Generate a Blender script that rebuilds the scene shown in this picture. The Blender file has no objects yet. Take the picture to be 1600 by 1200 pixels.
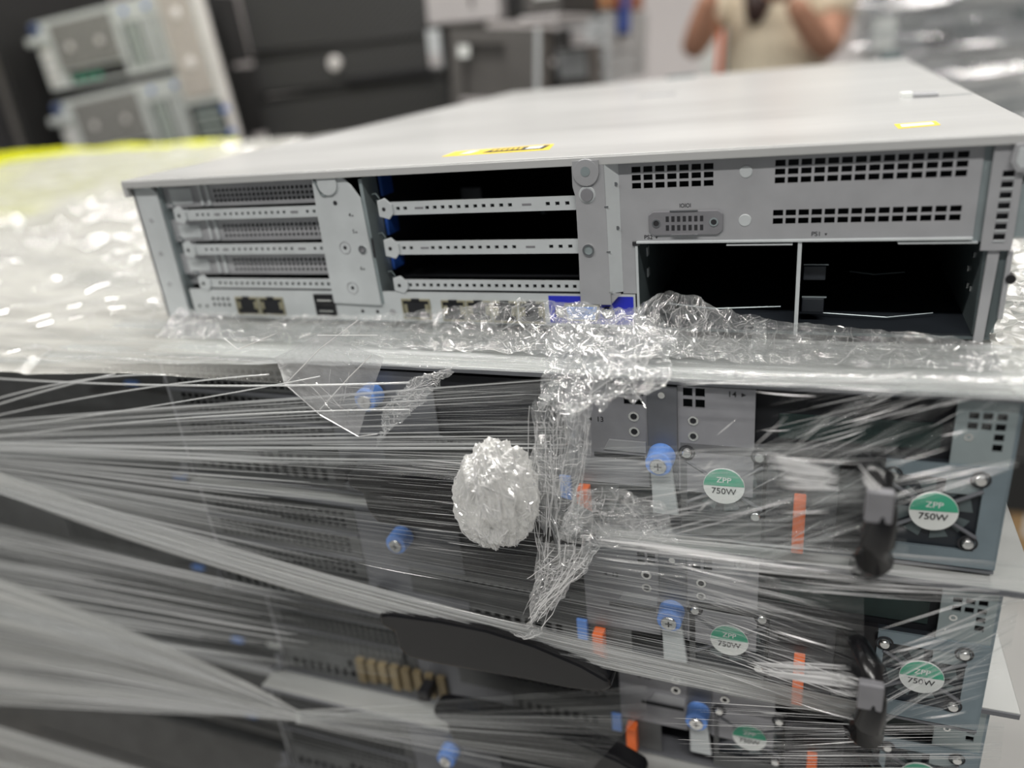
import bpy, math, random
from mathutils import Vector, noise
random.seed(7)
sc = bpy.context.scene
COL = sc.collection
# ---------------------------------------------------------------- camera, world, light, exposure
# scene is laid out in millimetres around the rear face of the top server, 1.0 m above the floor
S = 0.001; Z0 = 1000.0
PITCH, YAW, ROLL = 0.405141439, -0.403476186, 0.107571654
CAMP = (366.920409, -363.461296, 134.992918); FPX = 1192.15
cy, sy = math.cos(YAW), math.sin(YAW); cp, sp = math.cos(PITCH), math.sin(PITCH); cr, sr = math.cos(ROLL), math.sin(ROLL)
FWD = Vector((sy*cp, cy*cp, -sp)); RT0 = Vector((cy, -sy, 0)); DN0 = FWD.cross(RT0)
RT = RT0*cr + DN0*sr; DN = DN0*cr - RT0*sr
def W(x, y, z): return Vector((x*S, y*S, (z+Z0)*S))
def at(px, py, Y):          # point of the plane y = Y (mm) seen at a pixel
    d = RT*((px-800)/FPX) + DN*((py-600)/FPX) + FWD
    t = (Y-CAMP[1])/d.y
    return Vector(CAMP) + d*t
def atz(px, py, Z):
    d = RT*((px-800)/FPX) + DN*((py-600)/FPX) + FWD
    t = (Z-CAMP[2])/d.z
    return Vector(CAMP) + d*t
from mathutils import Matrix
cd = bpy.data.cameras.new('camera'); cam = bpy.data.objects.new('camera', cd); COL.objects.link(cam)
m3 = Matrix((RT, -DN, -FWD)).transposed()
cam.matrix_world = Matrix.Translation(W(*CAMP)) @ m3.to_4x4()
cd.sensor_width = 36; cd.lens = 36*FPX/1600; cd.clip_start = 0.01; cd.clip_end = 50
cd.dof.use_dof = True; cd.dof.focus_distance = 0.368; cd.dof.aperture_fstop = 3.1
sc.camera = cam
w = bpy.data.worlds.new('world'); sc.world = w; w.use_nodes = True
w.node_tree.nodes['Background'].inputs[0].default_value = (0.86, 0.91, 0.96, 1)
w.node_tree.nodes['Background'].inputs[1].default_value = 0.22
def area(name, loc, size, power, rot=(0, 0, 0), col=(1, .97, .93)):
    l = bpy.data.lights.new(name, 'AREA'); l.shape = 'RECTANGLE'; l.size, l.size_y = size; l.energy = power; l.color = col
    o = bpy.data.objects.new(name, l); o.location = W(*loc); o.rotation_euler = rot; COL.objects.link(o); return o
for (lx, ly, lp) in ((-1300, 500, 30), (-200, 500, 34), (1100, 500, 30), (-1300, 2300, 26), (0, 2300, 26), (1300, 2300, 30),
                     (-900, -1100, 44), (700, -1100, 60)):
    area('ceiling_lamp', (lx, ly, 1560), (1.3, .09), lp)
sc.view_settings.view_transform = 'Standard'; sc.view_settings.look = 'None'
sc.view_settings.exposure = -0.92; sc.view_settings.gamma = 1; sc.view_settings.use_curve_mapping = False
try:
    sc.cycles.transparent_max_bounces = 48; sc.cycles.max_bounces = 10
except Exception: pass

# ---------------------------------------------------------------- materials
def newmat(name):
    m = bpy.data.materials.new(name); m.use_nodes = True
    nt = m.node_tree; return m, nt, nt.nodes['Principled BSDF']
def mat(name, col, rough=.5, metal=0, var=.08, scale=30, bump=0, stretch=(1, 1, 1), spec=.5, coat=0):
    m, nt, b = newmat(name); N = nt.nodes; L = nt.links
    b.inputs['Roughness'].default_value = rough; b.inputs['Metallic'].default_value = metal
    b.inputs['Specular IOR Level'].default_value = spec; b.inputs['Coat Weight'].default_value = coat
    tc = N.new('ShaderNodeTexCoord'); mp = N.new('ShaderNodeMapping'); mp.inputs['Scale'].default_value = stretch
    L.new(tc.outputs['Object'], mp.inputs[0])
    n = N.new('ShaderNodeTexNoise'); n.inputs['Scale'].default_value = scale; n.inputs['Detail'].default_value = 4
    L.new(mp.outputs[0], n.inputs['Vector'])
    r = N.new('ShaderNodeValToRGB'); r.color_ramp.elements[0].position = .3; r.color_ramp.elements[1].position = .7
    r.color_ramp.elements[0].color = tuple(max(0, c*(1-var)) for c in col)+(1,)
    r.color_ramp.elements[1].color = tuple(min(1, c*(1+var)) for c in col)+(1,)
    L.new(n.outputs['Fac'], r.inputs[0]); L.new(r.outputs[0], b.inputs['Base Color'])
    if bump:
        bp = N.new('ShaderNodeBump'); bp.inputs['Strength'].default_value = bump; bp.inputs['Distance'].default_value = .0005
        L.new(n.outputs['Fac'], bp.inputs['Height']); L.new(bp.outputs[0], b.inputs['Normal'])
    return m
def film_mat(name, lo, hi, su=1.5, sv=60, white=(.72, .74, .74), gloss=.35, rough=.16, edge=.35, p0=.38, p1=.68, fade=(1, 1), fs=0.0, fe=1.0, bump=.6, thru=.45):
    """Cling film: clear sheet with milky stretch streaks (u along the pull, v across it) and a glossy skin."""
    m = bpy.data.materials.new(name); m.use_nodes = True; nt = m.node_tree; N = nt.nodes; L = nt.links
    for n in list(N): N.remove(n)
    out = N.new('ShaderNodeOutputMaterial')
    uv = N.new('ShaderNodeUVMap'); mp = N.new('ShaderNodeMapping'); mp.inputs['Scale'].default_value = (su, sv, 1)
    L.new(uv.outputs[0], mp.inputs[0])
    n = N.new('ShaderNodeTexNoise'); n.inputs['Scale'].default_value = 1; n.inputs['Detail'].default_value = 5; n.inputs['Roughness'].default_value = .65
    L.new(mp.outputs[0], n.inputs['Vector'])
    mp2 = N.new('ShaderNodeMapping'); mp2.inputs['Scale'].default_value = (su*.6, sv*.12, 1); mp2.inputs['Location'].default_value = (3, 7, 0)
    L.new(uv.outputs[0], mp2.inputs[0])
    n2 = N.new('ShaderNodeTexNoise'); n2.inputs['Scale'].default_value = 1; n2.inputs['Detail'].default_value = 2
    L.new(mp2.outputs[0], n2.inputs['Vector'])
    ad = N.new('ShaderNodeMath'); ad.operation = 'MULTIPLY_ADD'; ad.inputs[1].default_value = .55
    ad2 = N.new('ShaderNodeMath'); ad2.operation = 'MULTIPLY'; ad2.inputs[1].default_value = .45
    L.new(n2.outputs['Fac'], ad2.inputs[0]); L.new(n.outputs['Fac'], ad.inputs[0]); L.new(ad2.outputs[0], ad.inputs[2])
    mr = N.new('ShaderNodeMapRange'); mr.inputs['From Min'].default_value = p0; mr.inputs['From Max'].default_value = p1
    mr.inputs['To Min'].default_value = lo; mr.inputs['To Max'].default_value = hi; L.new(ad.outputs[0], mr.inputs['Value'])
    sx = N.new('ShaderNodeSeparateXYZ'); L.new(uv.outputs[0], sx.inputs[0])
    fd = N.new('ShaderNodeMapRange'); fd.inputs['From Max'].default_value = fe; fd.inputs['From Min'].default_value = fs; fd.inputs['To Min'].default_value = fade[0]; fd.inputs['To Max'].default_value = fade[1]; L.new(sx.outputs[0], fd.inputs['Value'])
    mu = N.new('ShaderNodeMath'); mu.operation = 'MULTIPLY'; L.new(mr.outputs[0], mu.inputs[0]); L.new(fd.outputs[0], mu.inputs[1])
    lw = N.new('ShaderNodeLayerWeight'); lw.inputs[0].default_value = .3
    m2 = N.new('ShaderNodeMath'); m2.operation = 'MULTIPLY_ADD'; m2.inputs[1].default_value = edge; m2.use_clamp = True
    L.new(lw.outputs['Facing'], m2.inputs[0]); L.new(mu.outputs[0], m2.inputs[2])
    bp = N.new('ShaderNodeBump'); bp.inputs['Strength'].default_value = bump; bp.inputs['Distance'].default_value = .002; L.new(ad.outputs[0], bp.inputs['Height'])
    df = N.new('ShaderNodeBsdfDiffuse'); df.inputs[0].default_value = white+(1,)
    tl = N.new('ShaderNodeBsdfTranslucent'); tl.inputs[0].default_value = white+(1,)
    mx = N.new('ShaderNodeMixShader'); mx.inputs[0].default_value = thru; L.new(df.outputs[0], mx.inputs[1]); L.new(tl.outputs[0], mx.inputs[2])
    gl = N.new('ShaderNodeBsdfGlossy'); gl.inputs[0].default_value = (1, 1, 1, 1); gl.inputs['Roughness'].default_value = rough
    L.new(bp.outputs[0], gl.inputs['Normal'])
    mg = N.new('ShaderNodeMixShader'); mg.inputs[0].default_value = gloss; L.new(mx.outputs[0], mg.inputs[1]); L.new(gl.outputs[0], mg.inputs[2])
    tr = N.new('ShaderNodeBsdfTransparent'); tr.inputs[0].default_value = (.97, .98, .98, 1)
    mo = N.new('ShaderNodeMixShader'); L.new(m2.outputs[0], mo.inputs[0]); L.new(tr.outputs[0], mo.inputs[1]); L.new(mg.outputs[0], mo.inputs[2])
    L.new(mo.outputs[0], out.inputs[0]); return m

M = {}
M['lid'] = mat('brushed_lid_steel', (.53, .535, .53), .30, .3, .14, 4, .05, (1, 4, 1))
M['lid_dark'] = mat('worn_lid_steel', (.55, .56, .57), .35, .4, .1, 8)
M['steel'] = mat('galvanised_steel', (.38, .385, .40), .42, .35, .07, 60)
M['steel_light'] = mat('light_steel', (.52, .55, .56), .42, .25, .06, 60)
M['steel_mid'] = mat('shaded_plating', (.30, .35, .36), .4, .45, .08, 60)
M['plate_steel'] = mat('plate_steel', (.30, .30, .32), .42, .35, .1, 60)
M['stack_steel_dim'] = mat('stack_steel_dim', (.15, .155, .17), .42, .35, .1, 60)  # steel darkened so its colour carries the dimness behind the film
M['stack_dark'] = mat('stack_steel_dimmer', (.095, .098, .10), .45, .35, .15, 60)  # deeper variant, same dimness behind the film put into the colour
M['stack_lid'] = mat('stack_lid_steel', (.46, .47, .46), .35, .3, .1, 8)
M['steel_dark'] = mat('dark_zinc', (.10, .125, .13), .5, .3, .2, 30)
M['blue_steel'] = mat('blue_zinc', (.19, .24, .27), .35, .5, .2, 30)
M['chrome'] = mat('chrome', (.75, .75, .74), .15, 1, .03)
M['brass'] = mat('connector_shell', (.45, .42, .30), .3, .9, .1)
M['black'] = mat('black_plastic', (.012, .012, .014), .38, 0, .3, 40)
M['void'] = mat('inner_shadow_black', (.006, .007, .010), .7, 0, .3, 20)  # near-black standing in for interior shade, also on sheets behind holes
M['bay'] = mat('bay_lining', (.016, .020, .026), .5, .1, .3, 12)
M['ink'] = mat('ink_and_hole_black', (.015, .015, .018), .6)  # also colours flat discs and boxes that stand in for shaded holes
M['white_ink'] = mat('white_print', (.8, .8, .8), .6)
M['gunmetal'] = mat('gunmetal_connector', (.22, .22, .235), .45, .3, .1, 80)
M['handle_black'] = mat('glossy_black_plastic', (.006, .006, .007), .22, 0, .3, 40)
M['case_dark'] = mat('socket_black', (.05, .05, .055), .4, 0, .1, 40)
M['blue'] = mat('blue_label', (.012, .02, .42), .4, 0, .05)
M['blue_clip'] = mat('blue_clip', (.02, .08, .35), .5)
M['blue_screw'] = mat('pale_blue_plastic', (.16, .33, .80), .35, 0, .1, 60)
M['orange'] = mat('orange_tab', (.85, .17, .04), .4, 0, .1, 60)
M['green'] = mat('green_sticker', (.05, .36, .22), .5)
M['paper'] = mat('white_sticker', (.72, .74, .72), .55)
M['yellow'] = mat('yellow_sticker', (.86, .62, .03), .45)
M['yellow_sheet'] = mat('yellow_plastic', (.70, .72, .02), .5, 0, .1, 6)
M['tan'] = mat('tan_card', (.20, .155, .085), .6, 0, .3, 60)
M['pcb'] = mat('green_board', (.008, .022, .02), .5, 0, .3, 80)

# ---------------------------------------------------------------- mesh helpers (all in mm)
ORG = {}
class MB:
    def __init__(s): s.v = []; s.f = []; s.uv = None; s.sm = False
    def box(s, x0, x1, y0, y1, z0, z1):
        b = len(s.v)
        s.v += [(x0,y0,z0),(x1,y0,z0),(x1,y1,z0),(x0,y1,z0),(x0,y0,z1),(x1,y0,z1),(x1,y1,z1),(x0,y1,z1)]
        s.f += [tuple(b+i for i in f) for f in ((3,2,1,0),(4,5,6,7),(0,1,5,4),(1,2,6,5),(2,3,7,6),(3,0,4,7))]; return s
    def prism(s, pts, y0, y1):          # outline in x,z extruded in y
        b = len(s.v); n = len(pts)
        s.v += [(x, y0, z) for x, z in pts]+[(x, y1, z) for x, z in pts]
        s.f += [tuple(b+i for i in range(n)), tuple(b+n+i for i in reversed(range(n)))]
        for i in range(n):
            j = (i+1) % n; s.f.append((b+i, b+n+i, b+n+j, b+j))
        return s
    def prism_z(s, pts, z0, z1):
        b = len(s.v); n = len(pts)
        s.v += [(x, y, z0) for x, y in pts]+[(x, y, z1) for x, y in pts]
        s.f += [tuple(b+i for i in reversed(range(n))), tuple(b+n+i for i in range(n))]
        for i in range(n):
            j = (i+1) % n; s.f.append((b+i, b+j, b+n+j, b+n+i))
        return s
    def disc(s, x, z, r, y0, y1, n=16, r2=None):
        r2 = r if r2 is None else r2; b = len(s.v)
        for rr, yy in ((r2, y0), (r, y1)):
            s.v += [(x+rr*math.cos(2*math.pi*i/n), yy, z+rr*math.sin(2*math.pi*i/n)) for i in range(n)]
        s.f += [tuple(b+i for i in range(n)), tuple(b+n+i for i in reversed(range(n)))]
        s.f += [(b+i, b+n+i, b+n+(i+1) % n, b+(i+1) % n) for i in range(n)]; return s
    def ring(s, x, z, r, ri, y0, y1, n=20):
        b = len(s.v)
        for rr, yy in ((r, y1), (r, y0), (ri, y0), (ri, y1)):
            s.v += [(x+rr*math.cos(2*math.pi*i/n), yy, z+rr*math.sin(2*math.pi*i/n)) for i in range(n)]
        for k in range(3):
            s.f += [(b+k*n+i, b+k*n+(i+1) % n, b+(k+1)*n+(i+1) % n, b+(k+1)*n+i) for i in range(n)]
        return s
    def tube(s, pts, r, n=5):
        b = len(s.v); pts = [Vector(p) for p in pts]; k = len(pts)
        for i, p in enumerate(pts):
            t = (pts[min(i+1, k-1)]-pts[max(i-1, 0)]).normalized()
            u = t.cross(Vector((0, 0, 1)) if abs(t.z) < .9 else Vector((1, 0, 0))).normalized(); v = t.cross(u)
            rr = r[i] if isinstance(r, (list, tuple)) else r
            s.v += [tuple(p+(u*math.cos(2*math.pi*a/n)+v*math.sin(2*math.pi*a/n))*rr) for a in range(n)]
        for i in range(k-1):
            s.f += [(b+i*n+a, b+i*n+(a+1) % n, b+(i+1)*n+(a+1) % n, b+(i+1)*n+a) for a in range(n)]
        s.f += [tuple(b+a for a in reversed(range(n))), tuple(b+(k-1)*n+a for a in range(n))]; return s
    def holes(s, x0, x1, z0, z1, y0, y1, H):
        """plate with rectangular through holes H = [(xa, xb, za, zb)]"""
        xs = sorted({x0, x1, *[h[0] for h in H], *[h[1] for h in H]}); zs = sorted({z0, z1, *[h[2] for h in H], *[h[3] for h in H]})
        inh = lambda x, z: any(a < x < b and c < z < d for a, b, c, d in H)
        def quad(xa, xb, za, zb):
            b = len(s.v); s.v += [(xa,y0,za),(xb,y0,za),(xb,y0,zb),(xa,y0,zb)]; s.f.append((b, b+1, b+2, b+3))
        for j in range(len(zs)-1):
            run = None
            for i in range(len(xs)-1):
                if inh((xs[i]+xs[i+1])/2, (zs[j]+zs[j+1])/2):
                    if run is not None: quad(run, xs[i], zs[j], zs[j+1]); run = None
                elif run is None: run = xs[i]
            if run is not None: quad(run, xs[-1], zs[j], zs[j+1])
        def loop(a, b_, c, d, flip):
            b = len(s.v); s.v += [(a,y0,c),(b_,y0,c),(b_,y0,d),(a,y0,d),(a,y1,c),(b_,y1,c),(b_,y1,d),(a,y1,d)]
            for i in range(4):
                j = (i+1) % 4; f = (b+i, b+4+i, b+4+j, b+j); s.f.append(f if flip else f[::-1])
        loop(x0, x1, z0, z1, True)
        for h in H: loop(*h, False)
        return s
    def build(s, name, m, parent=None, kind=None, label=None, org=None, bevel=0, smooth=False):
        o0 = ORG.get(parent.name, (0, 0, 0)) if parent else (org or (0, 0, 0))
        me = bpy.data.meshes.new(name)
        me.from_pydata([((x-o0[0])*S, (y-o0[1])*S, (z-o0[2])*S) for x, y, z in s.v], [], s.f)
        if s.uv:
            ul = me.uv_layers.new(name='UVMap')
            for p in me.polygons:
                for li, vi in zip(p.loop_indices, p.vertices): ul.data[li].uv = s.uv[vi]
        me.materials.append(m if not isinstance(m, str) else M[m])
        if smooth:
            for p in me.polygons: p.use_smooth = True
        o = bpy.data.objects.new(name, me); COL.objects.link(o)
        if parent: o.parent = parent; ORG[o.name] = o0
        else: o.location = W(*o0); ORG[o.name] = o0
        if kind: o['kind'] = kind
        if label: o['label'] = label
        if bevel:
            b = o.modifiers.new('bevel', 'BEVEL'); b.width = bevel*S; b.segments = 2; b.limit_method = 'ANGLE'
        return o
def root(name, loc, label, cat, group=None, rot=(0, 0, 0)):
    o = bpy.data.objects.new(name, None); COL.objects.link(o); o.location = W(*loc); o.rotation_euler = rot
    o.empty_display_size = .02; ORG[o.name] = tuple(loc)
    tag(o, label, cat, group); return o
def tag(o, label, cat, group=None):
    o['label'] = label; o['category'] = cat
    if group: o['group'] = group
    return o
def box(name, m, parent, *a, **k): return MB().box(*a).build(name, m, parent, **k)
def text(body, x, z, h, y, m, parent, name='marking', squash=1.0, align='CENTER'):
    c = bpy.data.curves.new(name, 'FONT'); c.body = body; c.size = h*1.35; c.align_x = align; c.align_y = 'CENTER'; c.offset = h*.012
    t = bpy.data.objects.new('tmp_text', c); COL.objects.link(t)
    me = bpy.data.meshes.new_from_object(t); bpy.data.objects.remove(t)
    mb = MB(); mb.v = [(x+v.co.x*squash, y, z+v.co.y) for v in me.vertices]; mb.f = [tuple(p.vertices) for p in me.polygons]
    bpy.data.meshes.remove(me)
    return mb.build(name, m, parent)
def tri(x, z, r, y, m, parent, d='v', name='arrow_mark'):
    p = {'v': [(x-r, z+r*.8), (x+r, z+r*.8), (x, z-r)], '>': [(x-r, z+r), (x-r, z-r), (x+r, z)], '<': [(x+r, z+r), (x+r, z-r), (x-r, z)]}[d]
    return MB().prism(p, y, y+.1).build(name, m, parent)

# ---------------------------------------------------------------- setting
room = mat('floor_concrete', (.42, .42, .41), .55, 0, .08, 2)
MB().box(-4200, 4200, -2600, 4300, -1020, -1000).build('floor', room, kind='structure')
wallm = mat('painted_wall', (.80, .76, .755), .7, 0, .02, 2)
MB().box(-4200, 4200, 4300, 4400, -1000, 1650).build('wall_back', wallm, kind='structure')
MB().box(-4300, -4200, -2600, 4300, -1000, 1650).build('wall_left', wallm, kind='structure')
MB().box(4200, 4300, -2600, 4300, -1000, 1650).build('wall_right', wallm, kind='structure')
MB().box(-4200, 4200, -2600, 4300, 1650, 1700).build('ceiling', mat('ceiling_white', (.75, .75, .74), .8, 0, .02, 3), kind='structure')

# ================================================================ TOP SERVER (the open, unwrapped one)
T = root('rack_server', (209, 0, 0), 'silver two-unit rack server set loose on top of the wrapped stack, open rear bays facing', 'server')
# tray, side walls, lid
box('chassis_tray', 'steel_dark', T, -28, 440, 1, 676, 0, 1.2)
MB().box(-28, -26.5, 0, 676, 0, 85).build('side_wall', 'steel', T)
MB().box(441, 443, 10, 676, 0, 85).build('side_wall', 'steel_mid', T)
box('front_wall', 'steel_dark', T, -28, 442, 674, 676, 0, 85)
lid = MB(); lid.box(-30.5, 448, -4, 680, 86.2, 88.2); lid.box(-30.5, 448, -4.4, -2.4, 83.6, 87.6)
lid.box(-31, -27.6, -4, 680, 78, 87.2); lid.box(446.4, 448, 2, 680, 76, 87.2)
lidO = lid.build('lid', 'lid', T, bevel=.5)
# lid details: raised tab, rear screws, yellow warning stickers
def lidpt(px, py): return atz(px, py, 88.6)
a, b_, c, d = [lidpt(*p) for p in ((690, 244), (858, 233), (866, 224), (712, 236))]
def flat(name, m, pts, z, parent, label=None): return MB().prism_z([(p[0], p[1]) for p in pts], z, z+.12).build(name, m, parent, label=label)
st = flat('warning_sticker', 'yellow', (a, b_, c, d), 88.25, lidO, 'yellow warning sticker with black print')
def inner(q, u, v): return (q[0]*(1-u)+q[1]*u)*(1-v)+(q[3]*(1-u)+q[2]*u)*v
Q = (a, b_, c, d)
flat('sticker_panel', 'ink', [inner(Q, .36, .2), inner(Q, .93, .2), inner(Q, .97, .8), inner(Q, .42, .8)], 88.4, T)
flat('sticker_panel', 'paper', [inner(Q, .14, .25), inner(Q, .24, .25), inner(Q, .28, .8), inner(Q, .18, .8)], 88.4, T)
for k in range(6):
    u = .44+k*.05; flat('sticker_print', 'yellow', [inner(Q, u, .35), inner(Q, u+.03, .35), inner(Q, u+.035, .65), inner(Q, u+.005, .65)], 88.55, T)
flat('sticker_print', 'paper', [inner(Q, .76, .3), inner(Q, .90, .3), inner(Q, .92, .7), inner(Q, .78, .7)], 88.55, T)
Q = [lidpt(*p) for p in ((1404, 200), (1470, 194), (1462, 188), (1397, 193))]
flat('warning_sticker', 'yellow', Q, 88.25, lidO, 'small yellow sticker by the lid corner')
flat('sticker_panel', 'paper', [inner(Q, .1, .2), inner(Q, .88, .2), inner(Q, .88, .75), inner(Q, .12, .75)], 88.4, T)
e0 = lidpt(1440, 150)
MB().prism_z([(e0.x-5, e0.y-4), (e0.x+8, e0.y-8), (e0.x+8, e0.y+2), (e0.x-5, e0.y+10)], 88.2, 90.5).build('lid_latch', 'steel', T, bevel=.5)
MB().prism_z([(e0.x-11, e0.y), (e0.x-5, e0.y-3), (e0.x-5, e0.y+10), (e0.x-11, e0.y+10)], 88.2, 91).build('lid_latch', 'paper', T)
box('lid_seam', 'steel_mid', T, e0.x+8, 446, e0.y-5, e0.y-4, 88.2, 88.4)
e1 = lidpt(1030, 148)
box('lid_dimple', 'steel', T, e1.x-18, e1.x+14, e1.y-6, e1.y+6, 88.2, 89.2, bevel=.8)
e2 = lidpt(1425, 92)
box('front_latch', 'steel_dark', T, 425, 446, 668, 690, 84, 96, bevel=2)
box('front_latch', 'steel_dark', T, 180, 215, 668, 690, 84, 91, bevel=2)

# left ear and riser cage 2 (three covered slots)
MB().prism([(-28, 0), (-9, 0), (-9, 80), (-13, 84), (-28, 84)], 0, 1.6).build('rear_ear', 'steel_light', T, bevel=.4)
for zz in (63, 42, 22): MB().disc(-19, zz, 1.3, -.4, 0, 10).build('rivet', 'steel', T)
box('ear_return', 'steel_mid', T, -9.2, -8, 1.6, 9, 2, 84)
box('cage_side', 'steel', T, -8, 4, 8, 9, 20, 84)
for k, (z0, z1, c0) in enumerate(((69.5, 84, 31), (48.5, 62, 31.5), (27.5, 40.5, 33))):
    H = []
    zb = (z0+2.2, z0+5.2, z0+8.2)
    for i in range(23):
        for z in zb: H.append((c0+i*3.1, c0+i*3.1+1.9, z, z+1.8))
    bl = MB().holes(-8, 106, z0, z1, 4.5, 5.5, H).build('slot_cover', 'steel', T)
    for x in (20, 25.5): MB().prism([(x, z0+.5), (x+2.2, z0+.5), (x+2.2, z1-.5), (x, z1-.5)], 3.6, 4.5).build('cover_rib', 'steel_light', bl, bevel=.5)
    MB().box(-3, 14, 4.0, 4.5, z0+2, z1-3).build('cover_pad', 'steel_light', bl, bevel=.3)
    MB().box(31, 104, 5.6, 5.8, z0, z1).build('cover_shade', 'void', bl)
def rail(x0, x1, z0, z1, hx, hw, m='steel_light', hh=1.8, zc=None, hook=True):
    zc = (z0+z1)/2 if zc is None else zc
    H = [(x, x+hw, zc-hh/2, zc+hh/2) for x in hx]
    r = MB().holes(x0, x1, z0, z1, -.6, .8, H).build('slot_rail', m, T)
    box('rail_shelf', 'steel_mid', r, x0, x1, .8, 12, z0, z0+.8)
    box('rail_shade', 'void', r, x0+2, x1, 1.0, 1.3, z0+1, z1-.5)
    if hook:
        MB().prism([(x0-1, z0-.5), (x0+5, z0-2.2), (x0+8, z0+1), (x0+8, z1-1), (x0+4, z1+2.5), (x0-1, z1+1.2)], -1.6, -.6).build('hook_tab', m, r, bevel=.4)
        MB().disc(x0+2.6, zc, 1.1, -1.75, -1.5, 10).build('hook_hole', 'ink', r)
        MB().tube([(x0-4, 0, z1+4.5), (x0-1, -1, z1+5), (x0+.5, -1, z1+2.5), (x0-2, 0, z1+1)], .45, 5).build('spring_clip', 'steel_dark', r)
for (z0, z1) in ((62.5, 68.6), (41.2, 47.4)):
    rail(3, 106, z0, z1, [18+i*4.2 for i in range(3)]+[39+i*4.25 for i in range(11)]+[97.5, 102], 1.8)
    box('rail_label', 'gunmetal', T, 32, 36, -.8, -.6, (z0+z1)/2-.6, (z0+z1)/2+.6)
    box('rail_label', 'gunmetal', T, 87, 92, -.8, -.6, (z0+z1)/2-.6, (z0+z1)/2+.6)
rail(8, 106, 20.2, 26, [22+i*4.2 for i in range(20)], 2.0, hh=2.0)
box('rail_shadow_gap', 'void', T, 10, 105, -.2, 5, 18.8, 20.2)  # black strip put in as the shadow under the rail
# bracket between the cages
bk = MB().prism([(105, 12), (137, 11), (136.5, 40), (135.5, 72), (131, 79), (126, 84), (106.5, 84), (105.5, 60)], -2.2, -.9).build('riser_bracket', 'steel_light', T, bevel=.4)
MB().disc(116.5, 80.5, 6.2, -3.3, -2.2, 24).build('bracket_tab', 'steel_light', bk, bevel=.3)
MB().prism([(110.5, 80.5), (122.5, 80.5), (122.5, 86), (110.5, 86)], -3.25, -2.2).build('bracket_tab', 'steel_light', bk)
MB().tube([(108, -2.6, 84), (110, -3.2, 79), (111.5, -3, 75), (114, -2.6, 74)], .5, 5).build('wire_clip', 'steel_dark', bk)
for (x, z, r) in ((119, 70, 1.3), (120, 45, 1.1), (120, 21.5, 1.1)):
    if z != 70: MB().ring(x, z, 3.6, 3.2, -2.5, -2.2).build('embossed_ring', 'steel', bk)
    MB().disc(x, z, r, -2.35, -2.2, 12).build('screw_hole', 'ink', bk)
MB().ring(131.3, 44, 2.4, 1.5, -2.9, -2.2).build('rivet', 'chrome', bk); MB().disc(131.3, 44, 1.6, -2.4, -2.2).build('rivet_core', 'gunmetal', bk)
for s_, x, z in (('4', 127, 63.2), ('5', 127.6, 54), ('6', 128.3, 33)):
    text(s_, x, z, 2.2, -2.35, 'ink', bk); tri(x+1.9, z-.4, .55, -2.35, 'ink', bk, '>')
MB().prism([(136, 12), (138.5, 12), (137.5, 82), (135.5, 82)], -1.2, 14).build('bracket_flange', 'steel_mid', T)
box('bracket_slot', 'ink', T, 137.2, 138.3, -1.6, -1.1, 39, 50)
for (z0, z1) in ((70, 86), (48, 61), (28, 39)):
    MB().prism([(138.6, z0), (140.5, z0), (140.5, z1), (138.6, z1)], 14, 26).build('card_guide', 'blue_clip', T, label='blue plastic card guide', bevel=.3)
# dark cavity behind the three open slots
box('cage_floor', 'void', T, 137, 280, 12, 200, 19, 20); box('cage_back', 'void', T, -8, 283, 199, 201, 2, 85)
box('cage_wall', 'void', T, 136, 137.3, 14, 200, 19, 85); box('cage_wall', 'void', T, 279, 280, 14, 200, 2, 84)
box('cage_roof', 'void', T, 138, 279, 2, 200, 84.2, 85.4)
box('riser_card', 'gunmetal', T, 152, 166, 90, 92, 46, 60, bevel=.5)
box('riser_card', 'bay', T, 238, 256, 90, 92, 46, 58, bevel=.5)
box('riser_card', 'bay', T, 216, 219, 60, 62, 48, 54)
hx = [147+(c_-150)*.1005 for c_ in (193, 236, 280, 411, 456, 502, 547, 594, 640, 688, 735, 783, 832, 880, 1081, 1131, 1182, 1234)]
for (z0, z1) in ((62.2, 69), (40.4, 47.6)):
    rail(146, 257, z0, z1, [h for h in hx if h < 255], 2.2)
    for x in (167, 228): box('rail_label', 'gunmetal', T, x, x+5, -.75, -.6, (z0+z1)/2-.5, (z0+z1)/2+.5)
rail(148, 257, 20.4, 26, [156+i*4.35 for i in range(23)], 2.0, hh=2.0, zc=23)
box('rail_shadow_gap', 'void', T, 150, 256, -.2, 5, 19.3, 20.4)  # same painted shadow strip below the open-slot rail
# middle bracket
bk = MB().prism([(256.3, 15), (257, 14.5), (272.5, 14.5), (272.2, 84), (270, 86), (256.2, 86), (256, 74), (257.2, 69), (257, 45), (256.6, 30)], -4.2, -3).build('riser_bracket', 'steel', T, bevel=.5)
MB().disc(263.3, 80.5, 6.4, -5.2, -4.2, 24).build('bracket_tab', 'steel', bk, bevel=.4); MB().prism([(257, 80), (269.7, 80), (269.7, 86), (257, 86)], -5.15, -4.2).build('bracket_tab', 'steel', bk)
MB().disc(263.2, 81, 2.3, -5.4, -5.22).build('tab_dimple', 'steel_mid', bk)
MB().disc(263.2, 70, 4.2, -4.6, -4.2, 20, 3.9).build('bracket_boss', 'steel_light', bk); MB().disc(263.2, 70, 3.2, -5.4, -4.5, 20, 3).build('guide_pin', 'gunmetal', bk)
MB().ring(262.3, 43, 3, 2.1, -5, -4.2).build('rivet', 'chrome', bk); MB().disc(262.3, 43, 2.2, -4.5, -4.2).build('rivet_core', 'steel_mid', bk)
fl = MB(); b0 = [(272.3, -4.2), (278.5, .5), (278.5, 1.5), (271.5, -3)]
fl.prism_z(b0, 20.5, 85); fl.build('bracket_flange', 'steel_light', T)
MB().prism([(257.5, 15), (272.5, 15), (277.5, 20.5), (272, 20.5)], -3.4, -2.8).build('bracket_foot', 'steel', T)
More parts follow.
